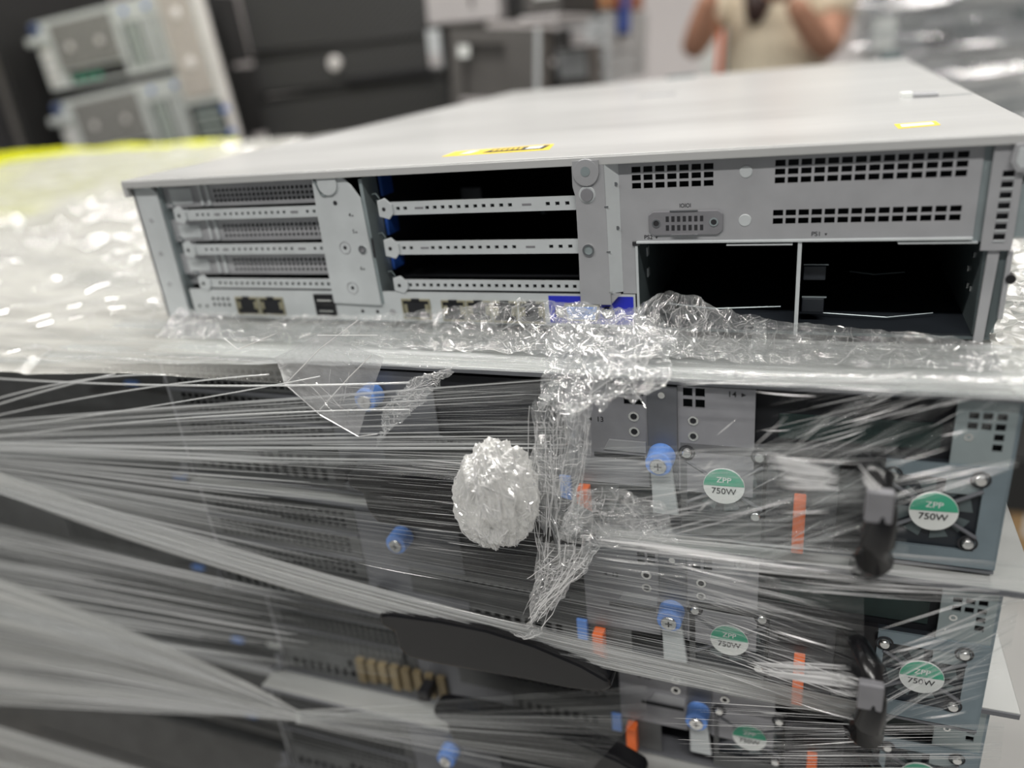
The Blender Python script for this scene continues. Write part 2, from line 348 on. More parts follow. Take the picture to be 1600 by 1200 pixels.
for z in (64, 42, 21.5): box('bend_notch', 'chrome', T, 271.4, 273.4, -4.5, -4.1, z-.3, z+.3)
for z in (74, 53): MB().disc(276.6, z, 1, -1.3, -.6, 10).build('rivet', 'chrome', T)
# power supply end panel
H = []
for r in range(3):
    for i in range(7): H.append((284.2+i*5.55, 288.5+i*5.55, 71.2+r*3.75, 73.9+r*3.75))
for r in range(3):
    for i in range(14):
        H.append((348.3+i*5.4, 352.6+i*5.4, 71.2+r*3.75, 73.9+r*3.75))
for r in range(2):
    for i in range(14): H.append((348.1+i*5.4, 352.4+i*5.4, 53.1+r*3.7, 55.8+r*3.7))
pn = MB().holes(278, 428, 45.5, 84.5, 0, 1, H).build('rear_panel', 'steel', T)
MB().box(277.8, 284.6, 0, 1, 19.5, 45.5).build('panel_leg', 'steel', T)
box('panel_lip', 'steel_light', T, 285.5, 428, -1.3, .3, 45, 46.2, bevel=.3)
box('vent_shade', 'void', T, 280, 427, 8, 9, 46, 84)
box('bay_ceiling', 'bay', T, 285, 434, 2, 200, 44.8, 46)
box('corner_latch', 'ink', T, 283.5, 287.5, -1, -.1, 44, 46, bevel=.3)
for z in (77, 55.2): MB().disc(336, z, 2.9, -.35, 0, 24, 2.6).build('rivet', 'steel_light', pn, bevel=.1)
# blank serial connector
sp_ = MB().prism([(294, 49), (324, 49), (326.3, 51), (326.3, 58.6), (324, 60.3), (294, 60.3), (291.8, 58.6), (291.8, 51)], -1, -.02).build('serial_connector', 'gunmetal', pn, bevel=.3)
MB().ring(295.5, 54.8, 2, 1.35, -1.4, -1).build('screw_collar', 'chrome', sp_); MB().disc(295.5, 54.8, 1.35, -1.15, -1).build('screw_hole', 'ink', sp_)
MB().ring(322.2, 54.9, 2, 1.35, -1.4, -1).build('screw_collar', 'steel_mid', sp_); MB().disc(322.2, 54.9, 1.35, -1.15, -1).build('screw_hole', 'ink', sp_)
for i in range(7):
    for z in (51.2, 55.4):
        box('pin_slot', 'ink', sp_, 300+i*2.65, 301.5+i*2.65, -1.1, -1, z, z+2.6)
for a0, a1, z in ((302, 315, 60.3), (302.5, 315, 48.7)): box('connector_clip', 'chrome', sp_, a0, a1, -1.5, -.6, z, z+.5)
text('IOIOI', 309, 62.6, 2.0, -.12, 'ink', pn, squash=.85)
text('PS2', 291.3, 47.9, 2.1, -.12, 'ink', pn); tri(295.3, 47.7, .6, -.14, 'ink', pn)
text('PS1', 366.7, 48.3, 2.1, -.12, 'ink', pn); tri(370.8, 48.1, .6, -.14, 'ink', pn)
# two empty power supply bays
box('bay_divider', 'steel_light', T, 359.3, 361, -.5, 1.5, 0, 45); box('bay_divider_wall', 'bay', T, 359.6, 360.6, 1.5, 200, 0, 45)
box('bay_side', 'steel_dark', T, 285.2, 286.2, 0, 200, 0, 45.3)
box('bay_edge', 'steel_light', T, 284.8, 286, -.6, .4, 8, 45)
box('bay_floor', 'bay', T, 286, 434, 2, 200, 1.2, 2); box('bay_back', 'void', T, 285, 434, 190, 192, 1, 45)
box('bay_tongue', 'steel_light', T, 328, 357, -1, 6, 43.6, 44.2); box('bay_tongue', 'steel_light', T, 400, 430, -1, 6, 43.6, 44.2)
for zz in (14, 30):
    box('bay_clip', 'steel_mid', T, 362, 373, 14, 15, zz, zz+.6); box('bay_clip', 'bay', T, 362, 372, 13, 17, zz-7, zz, bevel=.5)
for z in (36, 25): box('bay_spring', 'steel_light', T, 286.2, 287, 18, 22, z-2.4, z+2.4, bevel=.3)
for (x, z, y) in ((433, 33, 20), (433, 24, 30), (432.8, 18, 18), (431.6, 17, 26)): box('wall_rivet', 'chrome', T, 432.6, 433.4, y, y+2.5, z-1.2, z+1.2)
MB().tube([(296, 26, 6), (320, 22, 5), (352, 26, 5.4)], .3, 5).build('bay_cable', 'steel_mid', T)
MB().tube([(372, 20, 4.5), (400, 18, 3.6), (420, 24, 4.2)], .3, 5).build('bay_cable', 'steel_mid', T)
MB().tube([(384, 60, 14), (396, 58, 13), (410, 60, 13.6)], .3, 5).build('bay_cable', 'steel_mid', T)
box('bay_outer_wall', 'steel_dark', T, 433.2, 434.4, 2, 200, 0, 45)
MB().prism([(433.5, -.5), (437.5, -.5), (438.6, 40), (434.2, 42)], -.8, 1.2).build('rear_post', 'steel', T, bevel=.4)
MB().prism([(437.8, -.5), (439.5, 1), (443.2, 12), (443.2, 38), (441, 41), (438.8, 41)], 1.5, 8).build('side_bracket', 'steel_dark', T, bevel=.5)
box('bracket_edge', 'steel', T, 441.6, 443.6, -.3, 2, 10, 40, bevel=.4); MB().disc(444, 28, 2, -1, 5, 12).build('side_knob', 'black', T)
box('panel_return', 'steel_mid', T, 428, 431.4, .8, 2, 44, 84.6)
H = [(435, 439.3, 45.2+i*4.25, 47.8+i*4.25) for i in range(7)]
MB().holes(431, 442.2, 40.8, 84, -2.2, -1, H).build('louvre_bracket', 'steel', T); box('louvre_shade', 'void', T, 432, 442, 1.9, 2.4, 42, 76)
for h in H: box('louvre_lip', 'steel_light', T, h[0], h[1], -2.7, -2.2, h[2]-.6, h[2])
MB().prism([(436.6, 77), (439, 73), (452, 71.5), (452, 84), (437.5, 84)], -4.6, -2.4).build('release_handle', 'steel', T, bevel=.5)
MB().prism([(438.4, 77), (440, 74.4), (452, 73.2), (452, 82.3), (439, 82.3)], -5, -4.6).build('release_handle_face', 'steel_light', T, bevel=.3)
MB().prism([(442, 46), (449, 46), (449, 71), (444, 71), (442, 66)], -1.6, 4).build('handle_arm', 'steel_mid', T, bevel=.4)
# port strip
ps = MB().box(-3, 284, -.8, .6, 1.5, 19).build('port_plate', 'steel_light', T)
for i in range(4):
    for j in range(2): MB().disc(14.5+i*3.9, 9.2+j*3.8, 1.1, -.95, -.8, 8).build('vent_hole', 'ink', ps)
for x in (2, 8): MB().disc(x, 8, 1, -.95, -.8, 8).build('vent_hole', 'ink', ps)
def port(x0, x1, z0, z1, kind):
    p = MB().holes(x0-1, x1+1, z0-1, z1+1, -1.5, -.75, [(x0, x1, z0, z1)]).build(kind+'_port', 'brass' if kind != 'usb' else 'black', ps)
    box('port_opening', 'void', p, x0, x1, -.85, -.8, z0, z1)
    if kind == 'network':
        box('port_latch_gap', 'void', p, (x0+x1)/2-2.6, (x0+x1)/2+2.6, -1.55, -1.4, z1-.1, z1+1.4)
        for s_ in (x0+.4, x1-2.4): box('contact_led', 'brass', p, s_, s_+2, -1.3, -.9, z0+3, z1-2)
    if kind == 'usb': box('usb_tongue', 'chrome', p, x0+1, x1-1, -1.5, -.9, z0+1.2, z0+2.1)
port(33, 48, 4, 13.5, 'network'); port(51, 67, 4, 13.5, 'network')
port(92, 104, 11.6, 16, 'usb'); port(92, 104, 5, 9.6, 'usb')
port(151, 167, 4, 14, 'network')
for k in range(4): port(176+k*15.3, 188.5+k*15.3, 3.5, 13.6, 'network')
for x in (123, 133): MB().disc(x, 7, 1, -1, -.8, 10).build('vent_hole', 'ink', ps)
MB().disc(143, 7, 2, -1.1, -.8, 14).build('thumb_rivet', 'steel', ps)
box('video_label', 'blue', ps, 238, 283, -.95, -.8, 3, 18, label='bright blue label around the video port')
vg = MB().prism([(247, 14.5), (266, 14.5), (264.3, 5.5), (248.8, 5.5)], -4, -.9).build('video_port', 'brass', ps, bevel=.5)
MB().prism([(248.2, 13.3), (264.8, 13.3), (263.4, 6.5), (249.6, 6.5)], -4.3, -3.9).build('port_insert', 'blue_screw', vg)
for r in range(3):
    for i in range(5): MB().disc(250.5+i*2.9+(r % 2)*1.3, 8+r*2, .42, -4.45, -4.2, 6).build('pin_hole', 'ink', vg)
for x in (244.3, 269.6): MB().disc(x, 9.5, 2.6, -2.4, -.9, 6).build('jack_screw', 'chrome', ps, bevel=.2); MB().ring(x, 9.5, 3.2, 2.7, -1.5, -.9).build('screw_collar', 'ink', ps)

# ================================================================ STACKED SERVERS (wrapped)
def four_socket(label, group):
    U = root('wrapped_rack_server', (225, 0, 0), label, 'server', group)
    # local frame: face at y=0, x 2..446, z 0 (lid) .. -86
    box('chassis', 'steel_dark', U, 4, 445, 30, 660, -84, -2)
    ld = MB(); ld.box(0, 458, -4, 665, -2, 0); lo_ = ld.build('lid', 'stack_lid', U, bevel=.4); box('lid_lip', 'stack_steel_dim', lo_, .5, 457.5, -4.8, -3.9, -3.2, -.4, bevel=.2)  # lip coloured darker than the lid to dull its bright front edge
    box('base_flange', 'stack_steel_dim', U, 2, 446, -1, 30, -86.5, -85)
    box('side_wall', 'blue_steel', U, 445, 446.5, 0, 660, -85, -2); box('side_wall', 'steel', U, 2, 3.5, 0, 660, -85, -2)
    MB().prism([(-2, -70), (3, -70), (3, -84), (-6, -88), (-12, -88), (-3, -81)], -3, -1.5).build('corner_ear', 'stack_steel_dim', U, bevel=.4)
    # left perforated blocks
    for (z0, z1) in ((-24, -8), (-42, -27), (-58, -45)):
        H = []
        for r in range(3):
            for i in range(20): H.append((12+i*5, 15.6+i*5, z0+2+r*4.2, z0+5+r*4.2))
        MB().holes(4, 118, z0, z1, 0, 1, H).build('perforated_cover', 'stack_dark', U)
    box('cover_shade', 'void', U, 5, 258, 6, 7, -84, -6)
    for z in (-26.5, -44): box('slot_rail', 'stack_steel_dim', U, 4, 118, -.8, 1, z-.6, z+1.6)
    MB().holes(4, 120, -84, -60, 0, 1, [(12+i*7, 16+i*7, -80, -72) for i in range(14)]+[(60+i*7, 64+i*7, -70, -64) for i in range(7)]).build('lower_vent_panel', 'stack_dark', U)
    MB().prism([(119, -84), (186, -84), (186, -6), (119, -6)], -1, 0).build('riser_bracket', 'stack_steel_dim', U, bevel=.4)
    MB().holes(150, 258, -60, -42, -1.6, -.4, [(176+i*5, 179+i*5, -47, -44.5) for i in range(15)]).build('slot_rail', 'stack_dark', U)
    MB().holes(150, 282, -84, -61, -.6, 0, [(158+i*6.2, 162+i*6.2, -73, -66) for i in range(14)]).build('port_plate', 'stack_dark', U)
    box('video_port', 'blue_screw', U, 252, 258, -3, 0, -72, -58, bevel=.6, label='blue video port')
    box('slot_opening', 'void', U, 187, 257, .5, 2, -41, -7)
    # centre plates with numbers
    cpn = MB().holes(258, 298, -60, -5, -1.6, -.6, [(287, 291, -11.5, -8.5), (292.2, 296.2, -11.5, -8.5), (287, 291, -16, -13), (292.2, 296.2, -16, -13)]).build('slot_plate', 'plate_steel', U)
    text('13', 275, -25, 2.8, -1.75, 'ink', cpn); tri(269.8, -25, 1, -1.75, 'ink', cpn, '<')
    for z in (-22, -30): MB().ring(291.5, z, 2.6, 1.6, -2.1, -1.6).build('rivet', 'chrome', cpn); MB().disc(291.5, z, 1.5, -1.75, -1.6, 12).build('rivet_hole', 'ink', cpn)
    MB().prism([(279, -35), (297, -35), (297, -41), (276, -41)], -2.4, -1.6).build('plate_step', 'steel', cpn, bevel=.3); box('plate_gap', 'void', cpn, 271, 296, -1.8, -1.5, -45.5, -43)
    MB().box(298, 312, -3, -1.4, -58, -5).build('screw_plate', 'stack_steel_dim', U, bevel=.4)
    MB().disc(305, -9.5, 1.6, -3.5, -3, 12).build('rivet', 'chrome', U)
    cpr = MB().holes(312, 346, -60, -5, -1.6, -.6, [(314.5, 318.7, -15.5, -11.3), (320, 324.2, -15.5, -11.3), (314.5, 318.7, -10, -5.8), (320, 324.2, -10, -5.8)]).build('slot_plate', 'plate_steel', U)
    text('14', 336, -7.8, 3, -1.75, 'ink', cpr); tri(341, -7.8, 1, -1.75, 'ink', cpr, '>')
    for z in (-22, -30): MB().ring(319, z, 2.4, 1.5, -2.1, -1.6).build('rivet', 'chrome', cpr); MB().disc(319, z, 1.4, -1.75, -1.6, 12).build('rivet_hole', 'ink', cpr)
    # blue thumb screws
    for (x, z) in ((304.5, -41), (151, -19)):
        s_ = MB().disc(x, z, 6.6, -12, -2, 28, 6.2).build('thumb_screw', 'blue_screw', U, bevel=.6, label='pale blue captive thumb screw')
        MB().disc(x, z-.6, 4.2, -13.2, -12, 18, 3.8).build('screw_head', 'chrome', s_, bevel=.3)
        box('driver_slot', 'ink', s_, x-1.8, x+1.8, -13.35, -13.1, z-.9, z-.3); box('driver_slot', 'ink', s_, x-.3, x+.3, -13.35, -13.1, z-2.4, z+1.2)
    MB().prism([(299.5, -46), (309.5, -46), (312.5, -72), (300, -72)], -6, -3).build('release_lever', 'steel_light', U, bevel=.8)
    # open slot at right with dark interior and vents
    box('slot_opening', 'void', U, 346, 424, 4, 6, -46, -4); box('riser_card', 'pcb', U, 356, 420, 3, 4, -30, -18)
    box('riser_card', 'steel_dark', U, 352, 415, 1, 2.5, -43, -38)
    H = [(428+i*4.9, 431.6+i*4.9, -13-r*4.6, -9.8-r*4.6) for i in range(3) for r in range(2)]+[(437.8, 441.4, -22.2, -19), (437.8, 441.4, -27, -23.6)]
    MB().holes(423.5, 445, -48, -3, -.8, .2, H).build('vent_column', 'steel_mid', U); MB().ring(429, -21, 1.7, .9, -1.2, -.8).build('rivet', 'chrome', U)
    box('vent_shade', 'void', U, 424, 445, 4, 5, -48, -3)
    # power supplies
    for (x0, x1, cx, cz) in ((313, 350, 333, -55), (400, 445, 420, -57)):
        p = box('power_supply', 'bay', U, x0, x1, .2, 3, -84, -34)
        fr = MB().holes(x0, x1, -84, -34, -1.6, -.2, [(cx-17, cx+17, cz-18.5, cz+16.5)]).build('supply_frame', 'blue_steel' if x0 > 390 else 'stack_dark', p)
        for ang in (35, 145, 215, 325):
            ca, sa = math.cos(math.radians(ang)), math.sin(math.radians(ang))
            MB().tube([(cx+9*ca, -1.4, cz+9*sa), (cx+21*ca, -1.4, cz+20*sa)], .9, 6).build('guard_spoke', 'stack_steel_dim', p)
        for k, ang in enumerate(range(0, 360, 45)):
            ca, sa = math.cos(math.radians(ang)), math.sin(math.radians(ang)); cb, sb = math.cos(math.radians(ang+28)), math.sin(math.radians(ang+28))
            MB().prism([(cx+8*ca, cz+8*sa), (cx+15*ca, cz+15*sa), (cx+15*cb, cz+15*sb), (cx+8*cb, cz+8*sb)], -.15, .2).build('fan_blade', 'steel_dark', p)
        st_ = MB().disc(cx, cz, 9.4, -2.4, -1.6, 32).build('rating_sticker', 'paper', p, label='round sticker, green over white')
        pts = [(cx+9.2*math.cos(math.radians(t)), cz+9.2*math.sin(math.radians(t))) for t in range(4, 181, 11)]
        MB().prism(pts, -2.55, -2.4).build('sticker_band', 'green', st_)
        text('ZPP', cx, cz+3.4, 3, -2.65, 'paper', st_); text('750W', cx, cz-2.6, 3.3, -2.65, 'ink', st_)
        for (dx, dz) in ((-17, 16), (15.5, 17), (14.5, -14.5)):
            if x0 < cx+dx < x1:
                MB().disc(cx+dx, cz+dz, 2.8, -3.4, -1.6, 18, 2).build('fan_screw', 'chrome', p, bevel=.3)
                MB().ring(cx+dx, cz+dz, 3.9, 3, -1.9, -1.6).build('screw_collar', 'ink', p)
    box('supply_body', 'black', U, 350, 400, .2, 3, -84, -34)
    box('socket_panel', 'case_dark', U, 352, 382, -3, .2, -82, -38, bevel=.6); box('socket_slot', 'ink', U, 356, 378, -3.3, -3, -50, -43, bevel=.4)
    box('release_tab', 'orange', U, 364, 369.2, -9, -3, -83, -54, bevel=.6, label='orange release tab')
    box('release_tab', 'orange', U, 262, 268, -8, -1, -83, -62, bevel=.6, label='orange release tab')
    loc = lambda px, py, Y: tuple(at(px, py, Y)-Vector((0, -44, -4.2)))
    hd = MB().tube([loc(1326, 722, -50), loc(1352, 722, -70), loc(1378, 748, -88), loc(1378, 800, -92), loc(1372, 845, -92), loc(1366, 872, -86), loc(1352, 884, -70), loc(1345, 880, -46)], [3.4, 4, 4.8, 5.4, 6.4, 7.2, 6.6, 5], 12).build('supply_handle', 'handle_black', U, smooth=True)
    hl = loc(1372, 800, -96); box('handle_label', 'gunmetal', hd, hl[0]-4.5, hl[0]+5, hl[1]-1.2, hl[1]+3, hl[2]-4.5, hl[2]+9, bevel=.8)
    # black cable arm lever
    ap = [loc(px, py, -78) for px, py in ((540, 742), (556, 738), (640, 742), (720, 752), (800, 772), (880, 802), (925, 826), (932, 842), (915, 852), (860, 850), (780, 840), (640, 826), (590, 818), (574, 800), (566, 772), (544, 762))]
    MB().prism([(p[0], p[2]) for p in reversed(ap)], ap[0][1], ap[0][1]+13).build('cable_arm', 'handle_black', U, bevel=2, label='black plastic cable arm')
    box('cable_arm_mount', 'black', U, 124, 132, -16, -1, -69, -61, bevel=1)
    return U
def kids(o): return [c for c in o.children]
def copy_tree(o, parent=None):
    c = o.copy(); COL.objects.link(c); c.parent = parent
    for ch in kids(o): copy_tree(ch, c)
    return c
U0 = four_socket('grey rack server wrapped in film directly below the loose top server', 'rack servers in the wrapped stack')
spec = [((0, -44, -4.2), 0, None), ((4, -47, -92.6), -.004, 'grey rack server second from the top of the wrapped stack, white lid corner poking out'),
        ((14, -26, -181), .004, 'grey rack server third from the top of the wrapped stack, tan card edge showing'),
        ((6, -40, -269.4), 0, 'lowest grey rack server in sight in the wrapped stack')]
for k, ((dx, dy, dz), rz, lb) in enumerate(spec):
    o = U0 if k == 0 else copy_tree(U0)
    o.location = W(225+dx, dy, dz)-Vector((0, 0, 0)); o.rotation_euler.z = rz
    if lb: o['label'] = lb
# tan card edges showing at the left of the third server, part of that server
third = bpy.data.objects['wrapped_rack_server.002']
ORG[third.name] = (225, 0, 0)
for i in range(8): box('connector_block', 'tan', third, 70+i*9, 76+i*9, -4, 0, -78+(i % 3)*2, -58)

# ================================================================ NEIGHBOURING COLUMN OF THE SAME PALLET
def dark_server(loc, label):
    U = root('dark_rack_server', loc, label, 'server', 'dark servers behind the film'); ORG[U.name] = (0, 0, 0)
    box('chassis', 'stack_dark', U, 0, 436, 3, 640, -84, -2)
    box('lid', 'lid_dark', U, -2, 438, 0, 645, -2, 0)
    MB().holes(0, 436, -84, -2, 0, 2, [(200+i*9, 205+i*9, -30+j*8-20, -25+j*8-20) for i in range(24) for j in range(4)]).build('rear_panel', 'stack_dark', U)
    box('drive_label', 'paper', U, 380, 398, -.6, 0, -60, -56); box('latch', 'blue_screw', U, 340, 352, -2, 0, -62, -59); box('latch', 'orange', U, 404, 412, -2, 0, -40, -37)
    MB().tube([(300, -2, -70), (350, -8, -60), (400, -4, -66), (430, -8, -50)], 1.6, 6).build('loose_cable', 'black', U)
    return U
for k in range(5):
    dark_server((-462+(k*7) % 12, 30+(k*11) % 17, -6-k*88), 'dark rack server in the next column, %s, blurred behind milky film' % ('on top', 'second down', 'third down', 'fourth down', 'lowest one')[k])
for k in range(3):
    t = root('dark_rack_server', (-930+10*k, 240, -6-88*k), 'worn steel server under the crumpled film beyond the next column, %s' % ('top one', 'middle one', 'bottom one')[k], 'server', 'servers under the film sheet'); ORG[t.name] = (0, 0, 0)
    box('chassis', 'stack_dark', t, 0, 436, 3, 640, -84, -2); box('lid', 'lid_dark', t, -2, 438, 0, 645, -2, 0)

# yellow plastic sheet lying over the far end of the neighbouring column, far edge turned up
yl = MB(); nx = 24
p0, p1 = at(-60, 282, 840), at(372, 226, 840)
for i in range(nx+1):
    u = i/nx; x = p0.x*(1-u)+p1.x*u; wv = 1.5*math.sin(i*1.3)
    h = (21+2*math.sin(i*.9))*(1-.55*u)
    for (y, z) in ((360, -3), (600, 1), (835, 14+wv), (840, 33+wv), (842, 34+wv+h), (844, 34+wv+h), (846, 30)): yl.v.append((x, y, z+(p1.z-43)*1.0*u*0))
for i in range(nx):
    for j in range(6): b = i*7+j; yl.f.append((b, b+7, b+8, b+1))
yo = yl.build('yellow_sheet', 'yellow_sheet', None, org=(-500, 700, 0), smooth=True); tag(yo, 'bright yellow plastic sheet lying on the film-covered column, edge turned up', 'sheet')

# ================================================================ BACKGROUND
def frame(name, tl, tr, bl, Y, label, cat, group=None, yaw=0):
    a, b, c = at(*tl, Y), at(*tr, Y), at(*bl, Y)
    wv = b-a; ang = math.atan2(wv.z, wv.x)
    wd = math.hypot(wv.x, wv.z); hv = a-c; h = abs(hv.z*math.cos(ang)-hv.x*math.sin(ang))
    o = root(name, tuple(c), label, cat, group, (0, -ang, yaw)); ORG[o.name] = (0, 0, 0)
    return o, wd, h
M['ws'] = mat('pale_case_grey', (.52, .55, .54), .5, .1, .05, 20)
M['ws_mesh'] = mat('grey_perforated', (.20, .20, .19), .6, .1, .35, 260)
M['beige_mesh'] = mat('beige_perforated', (.40, .37, .34), .6, .1, .3, 260)
M['hub'] = mat('fan_hub_grey', (.62, .60, .58), .6)
M['slot_green'] = mat('bracket_plating', (.42, .47, .44), .5, .2)
M['latch_dark'] = mat('latch_navy', (.02, .05, .16), .5)
M['latch_blue'] = mat('latch_blue', (.05, .16, .55), .5)
def perf(name, col, hole, scale):
    m, nt, b = newmat(name); N = nt.nodes; L = nt.links; b.inputs['Roughness'].default_value = .45
    tc = N.new('ShaderNodeTexCoord'); mp = N.new('ShaderNodeMapping'); mp.inputs['Rotation'].default_value = (0, .6, 0); L.new(tc.outputs['Object'], mp.inputs[0])
    w1 = N.new('ShaderNodeTexWave'); w1.bands_direction = 'X'; w1.inputs['Scale'].default_value = scale; L.new(mp.outputs[0], w1.inputs[0])
    w2 = N.new('ShaderNodeTexWave'); w2.bands_direction = 'Z'; w2.inputs['Scale'].default_value = scale; L.new(mp.outputs[0], w2.inputs[0])
    mu = N.new('ShaderNodeMath'); mu.operation = 'MULTIPLY'; L.new(w1.outputs['Fac'], mu.inputs[0]); L.new(w2.outputs['Fac'], mu.inputs[1])
    r = N.new('ShaderNodeValToRGB'); r.color_ramp.elements[0].position = .2; r.color_ramp.elements[1].position = .5
    r.color_ramp.elements[0].color = col+(1,); r.color_ramp.elements[1].color = hole+(1,)
    L.new(mu.outputs[0], r.inputs[0]); L.new(r.outputs[0], b.inputs['Base Color']); return m
M['perf'] = perf('black_perforated_steel', (.05, .05, .05), (.006, .006, .006), 30)
M['case_black'] = mat('case_black', (.012, .012, .012), .6, 0, .15, 20)
M['case_grey'] = mat('case_grey', (.085, .08, .076), .5, 0, .08, 20)
M['case_silver'] = mat('case_silver', (.40, .38, .38), .5, .1, .06, 10)
M['case_light'] = mat('case_light', (.46, .48, .49), .5, .1, .06, 10)
M['brown'] = mat('brown_carton', (.28, .09, .035), .7, 0, .1, 10)
M['carton'] = mat('kraft_carton', (.42, .27, .13), .8, 0, .08, 10)
M['shelf_blue'] = mat('blue_upright', (.02, .07, .35), .5)
# the two workstations on their side
for k, (tl, tr, bl, lb) in enumerate((((30, 42), (232, -8), (82, 142), 'pale grey workstation lying on its side, the upper of two with grey fan mesh'),
                                     ((58, 168), (270, 118), (118, 262), 'pale grey workstation lying on its side, the lower one next to the yellow sheet'))):
    o, wd, h = frame('tower_workstation', tl, tr, bl, 1200, lb, 'computer', 'workstations lying on their side')
    W_ = lambda u: u*wd
    MB().box(0, wd, 6, 260, 0, h).build('case', 'case_black', o)  # sides blackened to read as the dark gap between machines
    MB().holes(0, wd, 0, h, 0, 8, [(wd*.16, wd*.62, h*.04, h*.22), (wd*.66, wd*.96, h*.10, h*.72)]).build('rear_frame', 'ws', o)
    MB().box(wd*.14, wd*.62, -6, 0, h*.26, h*.93).build('fan_mesh', 'ws_mesh', o, bevel=3)
    MB().box(wd*.11, wd*.65, -3, 0, h*.22, h*.97).build('mesh_frame', 'ws', o, bevel=3)
    for u in (.27, .5): MB().disc(wd*u, h*.56, 9, -9, -6, 16).build('fan_hub', 'hub', o, bevel=2)
    for i in range(3): box('slot_cover', 'slot_green', o, wd*(.69+i*.03), wd*(.71+i*.03), 2, 6, h*.11, h*.71)
    for i in range(5): box('slot_cover', 'ws', o, wd*(.80+i*.033), wd*(.822+i*.033), -1, 6, h*.11, h*.71)
    for u in (.72, .88): MB().disc(wd*u, h*.87, 6, -6, 0, 14).build('latch', 'latch_blue', o, bevel=1)
    box('latch', 'latch_dark', o, 0, wd*.07, -6, 0, h*.84, h*.98, bevel=3)
    MB().box(-wd*.05, wd*.10, -10, 2, h*.68, h*.80).build('handle', 'ws', o, bevel=3)
    for i in range(4): box('side_port', 'hub', o, wd*.02, wd*.09, -2, 0, h*(.08+.14*i), h*(.16+.14*i), bevel=2)
    for i in range(3): box('board_connector', 'green', o, wd*(.2+.08*i), wd*(.24+.08*i), 4, 6, h*.06, h*.14)
o, wd, h = frame('tower_workstation', (258, -40), (322, -58), (310, 232), 1150, 'pale workstation standing upright with a long beige mesh panel', 'computer')
wd = wd+20
box('case', 'case_black', o, 0, wd, 4, 40, 0, h); MB().box(8, wd*.74, -5, 4, h*.30, h*.98).build('fan_mesh', 'beige_mesh', o, bevel=3)  # case blackened like the others, as the dark gap beside it
box('mesh_frame', 'ws', o, 2, wd*.80, -2, 4, h*.26, h, bevel=3); box('side_strip', 'hub', o, wd*.82, wd, -6, 4, 0, h, bevel=3)
for v in (.50, .78): MB().disc(wd*.40, h*v, 15, -9, -5, 18, 10).build('fan_hub', 'hub', o, bevel=2)
for v in (.08, .14, .20): box('slot_opening', 'steel_dark', o, wd*.15, wd*.66, 2, 3.9, h*v, h*(v+.035)); 
for v in (.055, .12, .18): box('slot_cover', 'slot_green', o, wd*.15, wd*.7, -2, 4, h*v, h*(v+.02))
for v in (.05, .19): box('latch', 'latch_blue', o, wd*.78, wd*.92, -9, -4, h*v, h*(v+.03), bevel=2)
# black tower at the far left
o, wd, h = frame('black_tower', (-120, -20), (24, -44), (-60, 300), 1150, 'black tower case standing beside the two sideways workstations', 'computer')
box('case', 'case_black', o, 0, wd*.98, 4, 400, 0, h, bevel=3); box('front_panel', 'black', o, 4, wd*.8, 0, 4, 6, h-6, bevel=2); box('trim_strip', 'case_grey', o, wd*.86, wd*.93, -2, 4, 10, h-20, bevel=2)
# black perforated machines stacked
for k, (tl, tr, bl, lb) in enumerate((((362, -30), (672, -76), (388, 87), 'black perforated computer case, top of the stack of three'),
                                     ((390, 88), (690, 45), (403, 151), 'black perforated computer case with the round silver badge'),
                                     ((404, 153), (706, 109), (420, 240), 'black perforated computer case, bottom of the stack of three'))):
    o, wd, h = frame('black_computer', tl, tr, bl, 1230, lb, 'computer', 'black perforated cases')
    box('case', 'case_black', o, 0, wd, 8, 260, 0, h, bevel=4)
    MB().box(6, wd-6, 2, 8, 6, h-6).build('mesh_bezel', 'perf', o, bevel=3)
    box('bezel_lip', 'case_black', o, 0, wd, -4, 8, h-8, h, bevel=3)
    if k == 1:
        bd = MB().disc(wd*.46, h*.56, 17, -8, 2, 24, 15).build('round_badge', 'hub', o, bevel=2); MB().ring(wd*.46, h*.56, 7, 5, -9, -8).build('badge_ring', 'case_silver', bd)
        box('drive_ledge', 'black', o, wd*.5, wd*.93, -10, 2, 2, 20, bevel=2)
# grey tower with recessed square and boxes around it
o, wd, h = frame('grey_tower', (684, 44), (826, 44), (706, 172), 1130, 'grey tower with a recessed square panel and a small white label', 'computer')
MB().holes(0, wd, 0, h, 0, 22, [(wd*.14, wd*.62, h*.16, h*.82)]).build('front_bezel', 'case_grey', o); box('case', 'case_grey', o, 1, wd-1, 22, 70, 1, h-1)
box('recess_panel', 'case_grey', o, wd*.14, wd*.62, 14, 22, h*.16, h*.82); box('recess_ledge', 'case_silver', o, wd*.12, wd*.64, -8, 4, h*.10, h*.16, bevel=2)
box('white_label', 'paper', o, wd*.10, wd*.22, -2, 0, h*.66, h*.80); box('edge_strip', 'case_light', o, wd-10, wd, -4, 2, 0, h, bevel=2)
o, wd, h = frame('light_case', (655, -40), (770, -52), (668, 40), 1140, 'light grey box sitting on top of the grey tower', 'box')
box('case', 'case_silver', o, 0, wd, 0, 80, 0, h, bevel=4); box('side_slot', 'case_grey', o, wd*.62, wd*.66, -2, 0, h*.3, h*.62)
o, wd, h = frame('light_case', (662, 48), (682, 46), (672, 108), 1125, 'narrow pale case wedged beside the grey tower', 'box')
box('case', 'case_light', o, 0, wd, 0, 8, 0, h, bevel=2); box('end_cap', 'case_silver', o, 2, wd-2, -3, 0, 4, h*.4, bevel=1)
o, wd, h = frame('black_printer', (775, -40), (872, -52), (784, 42), 1180, 'black box with a pale tray on top of the small equipment', 'box')
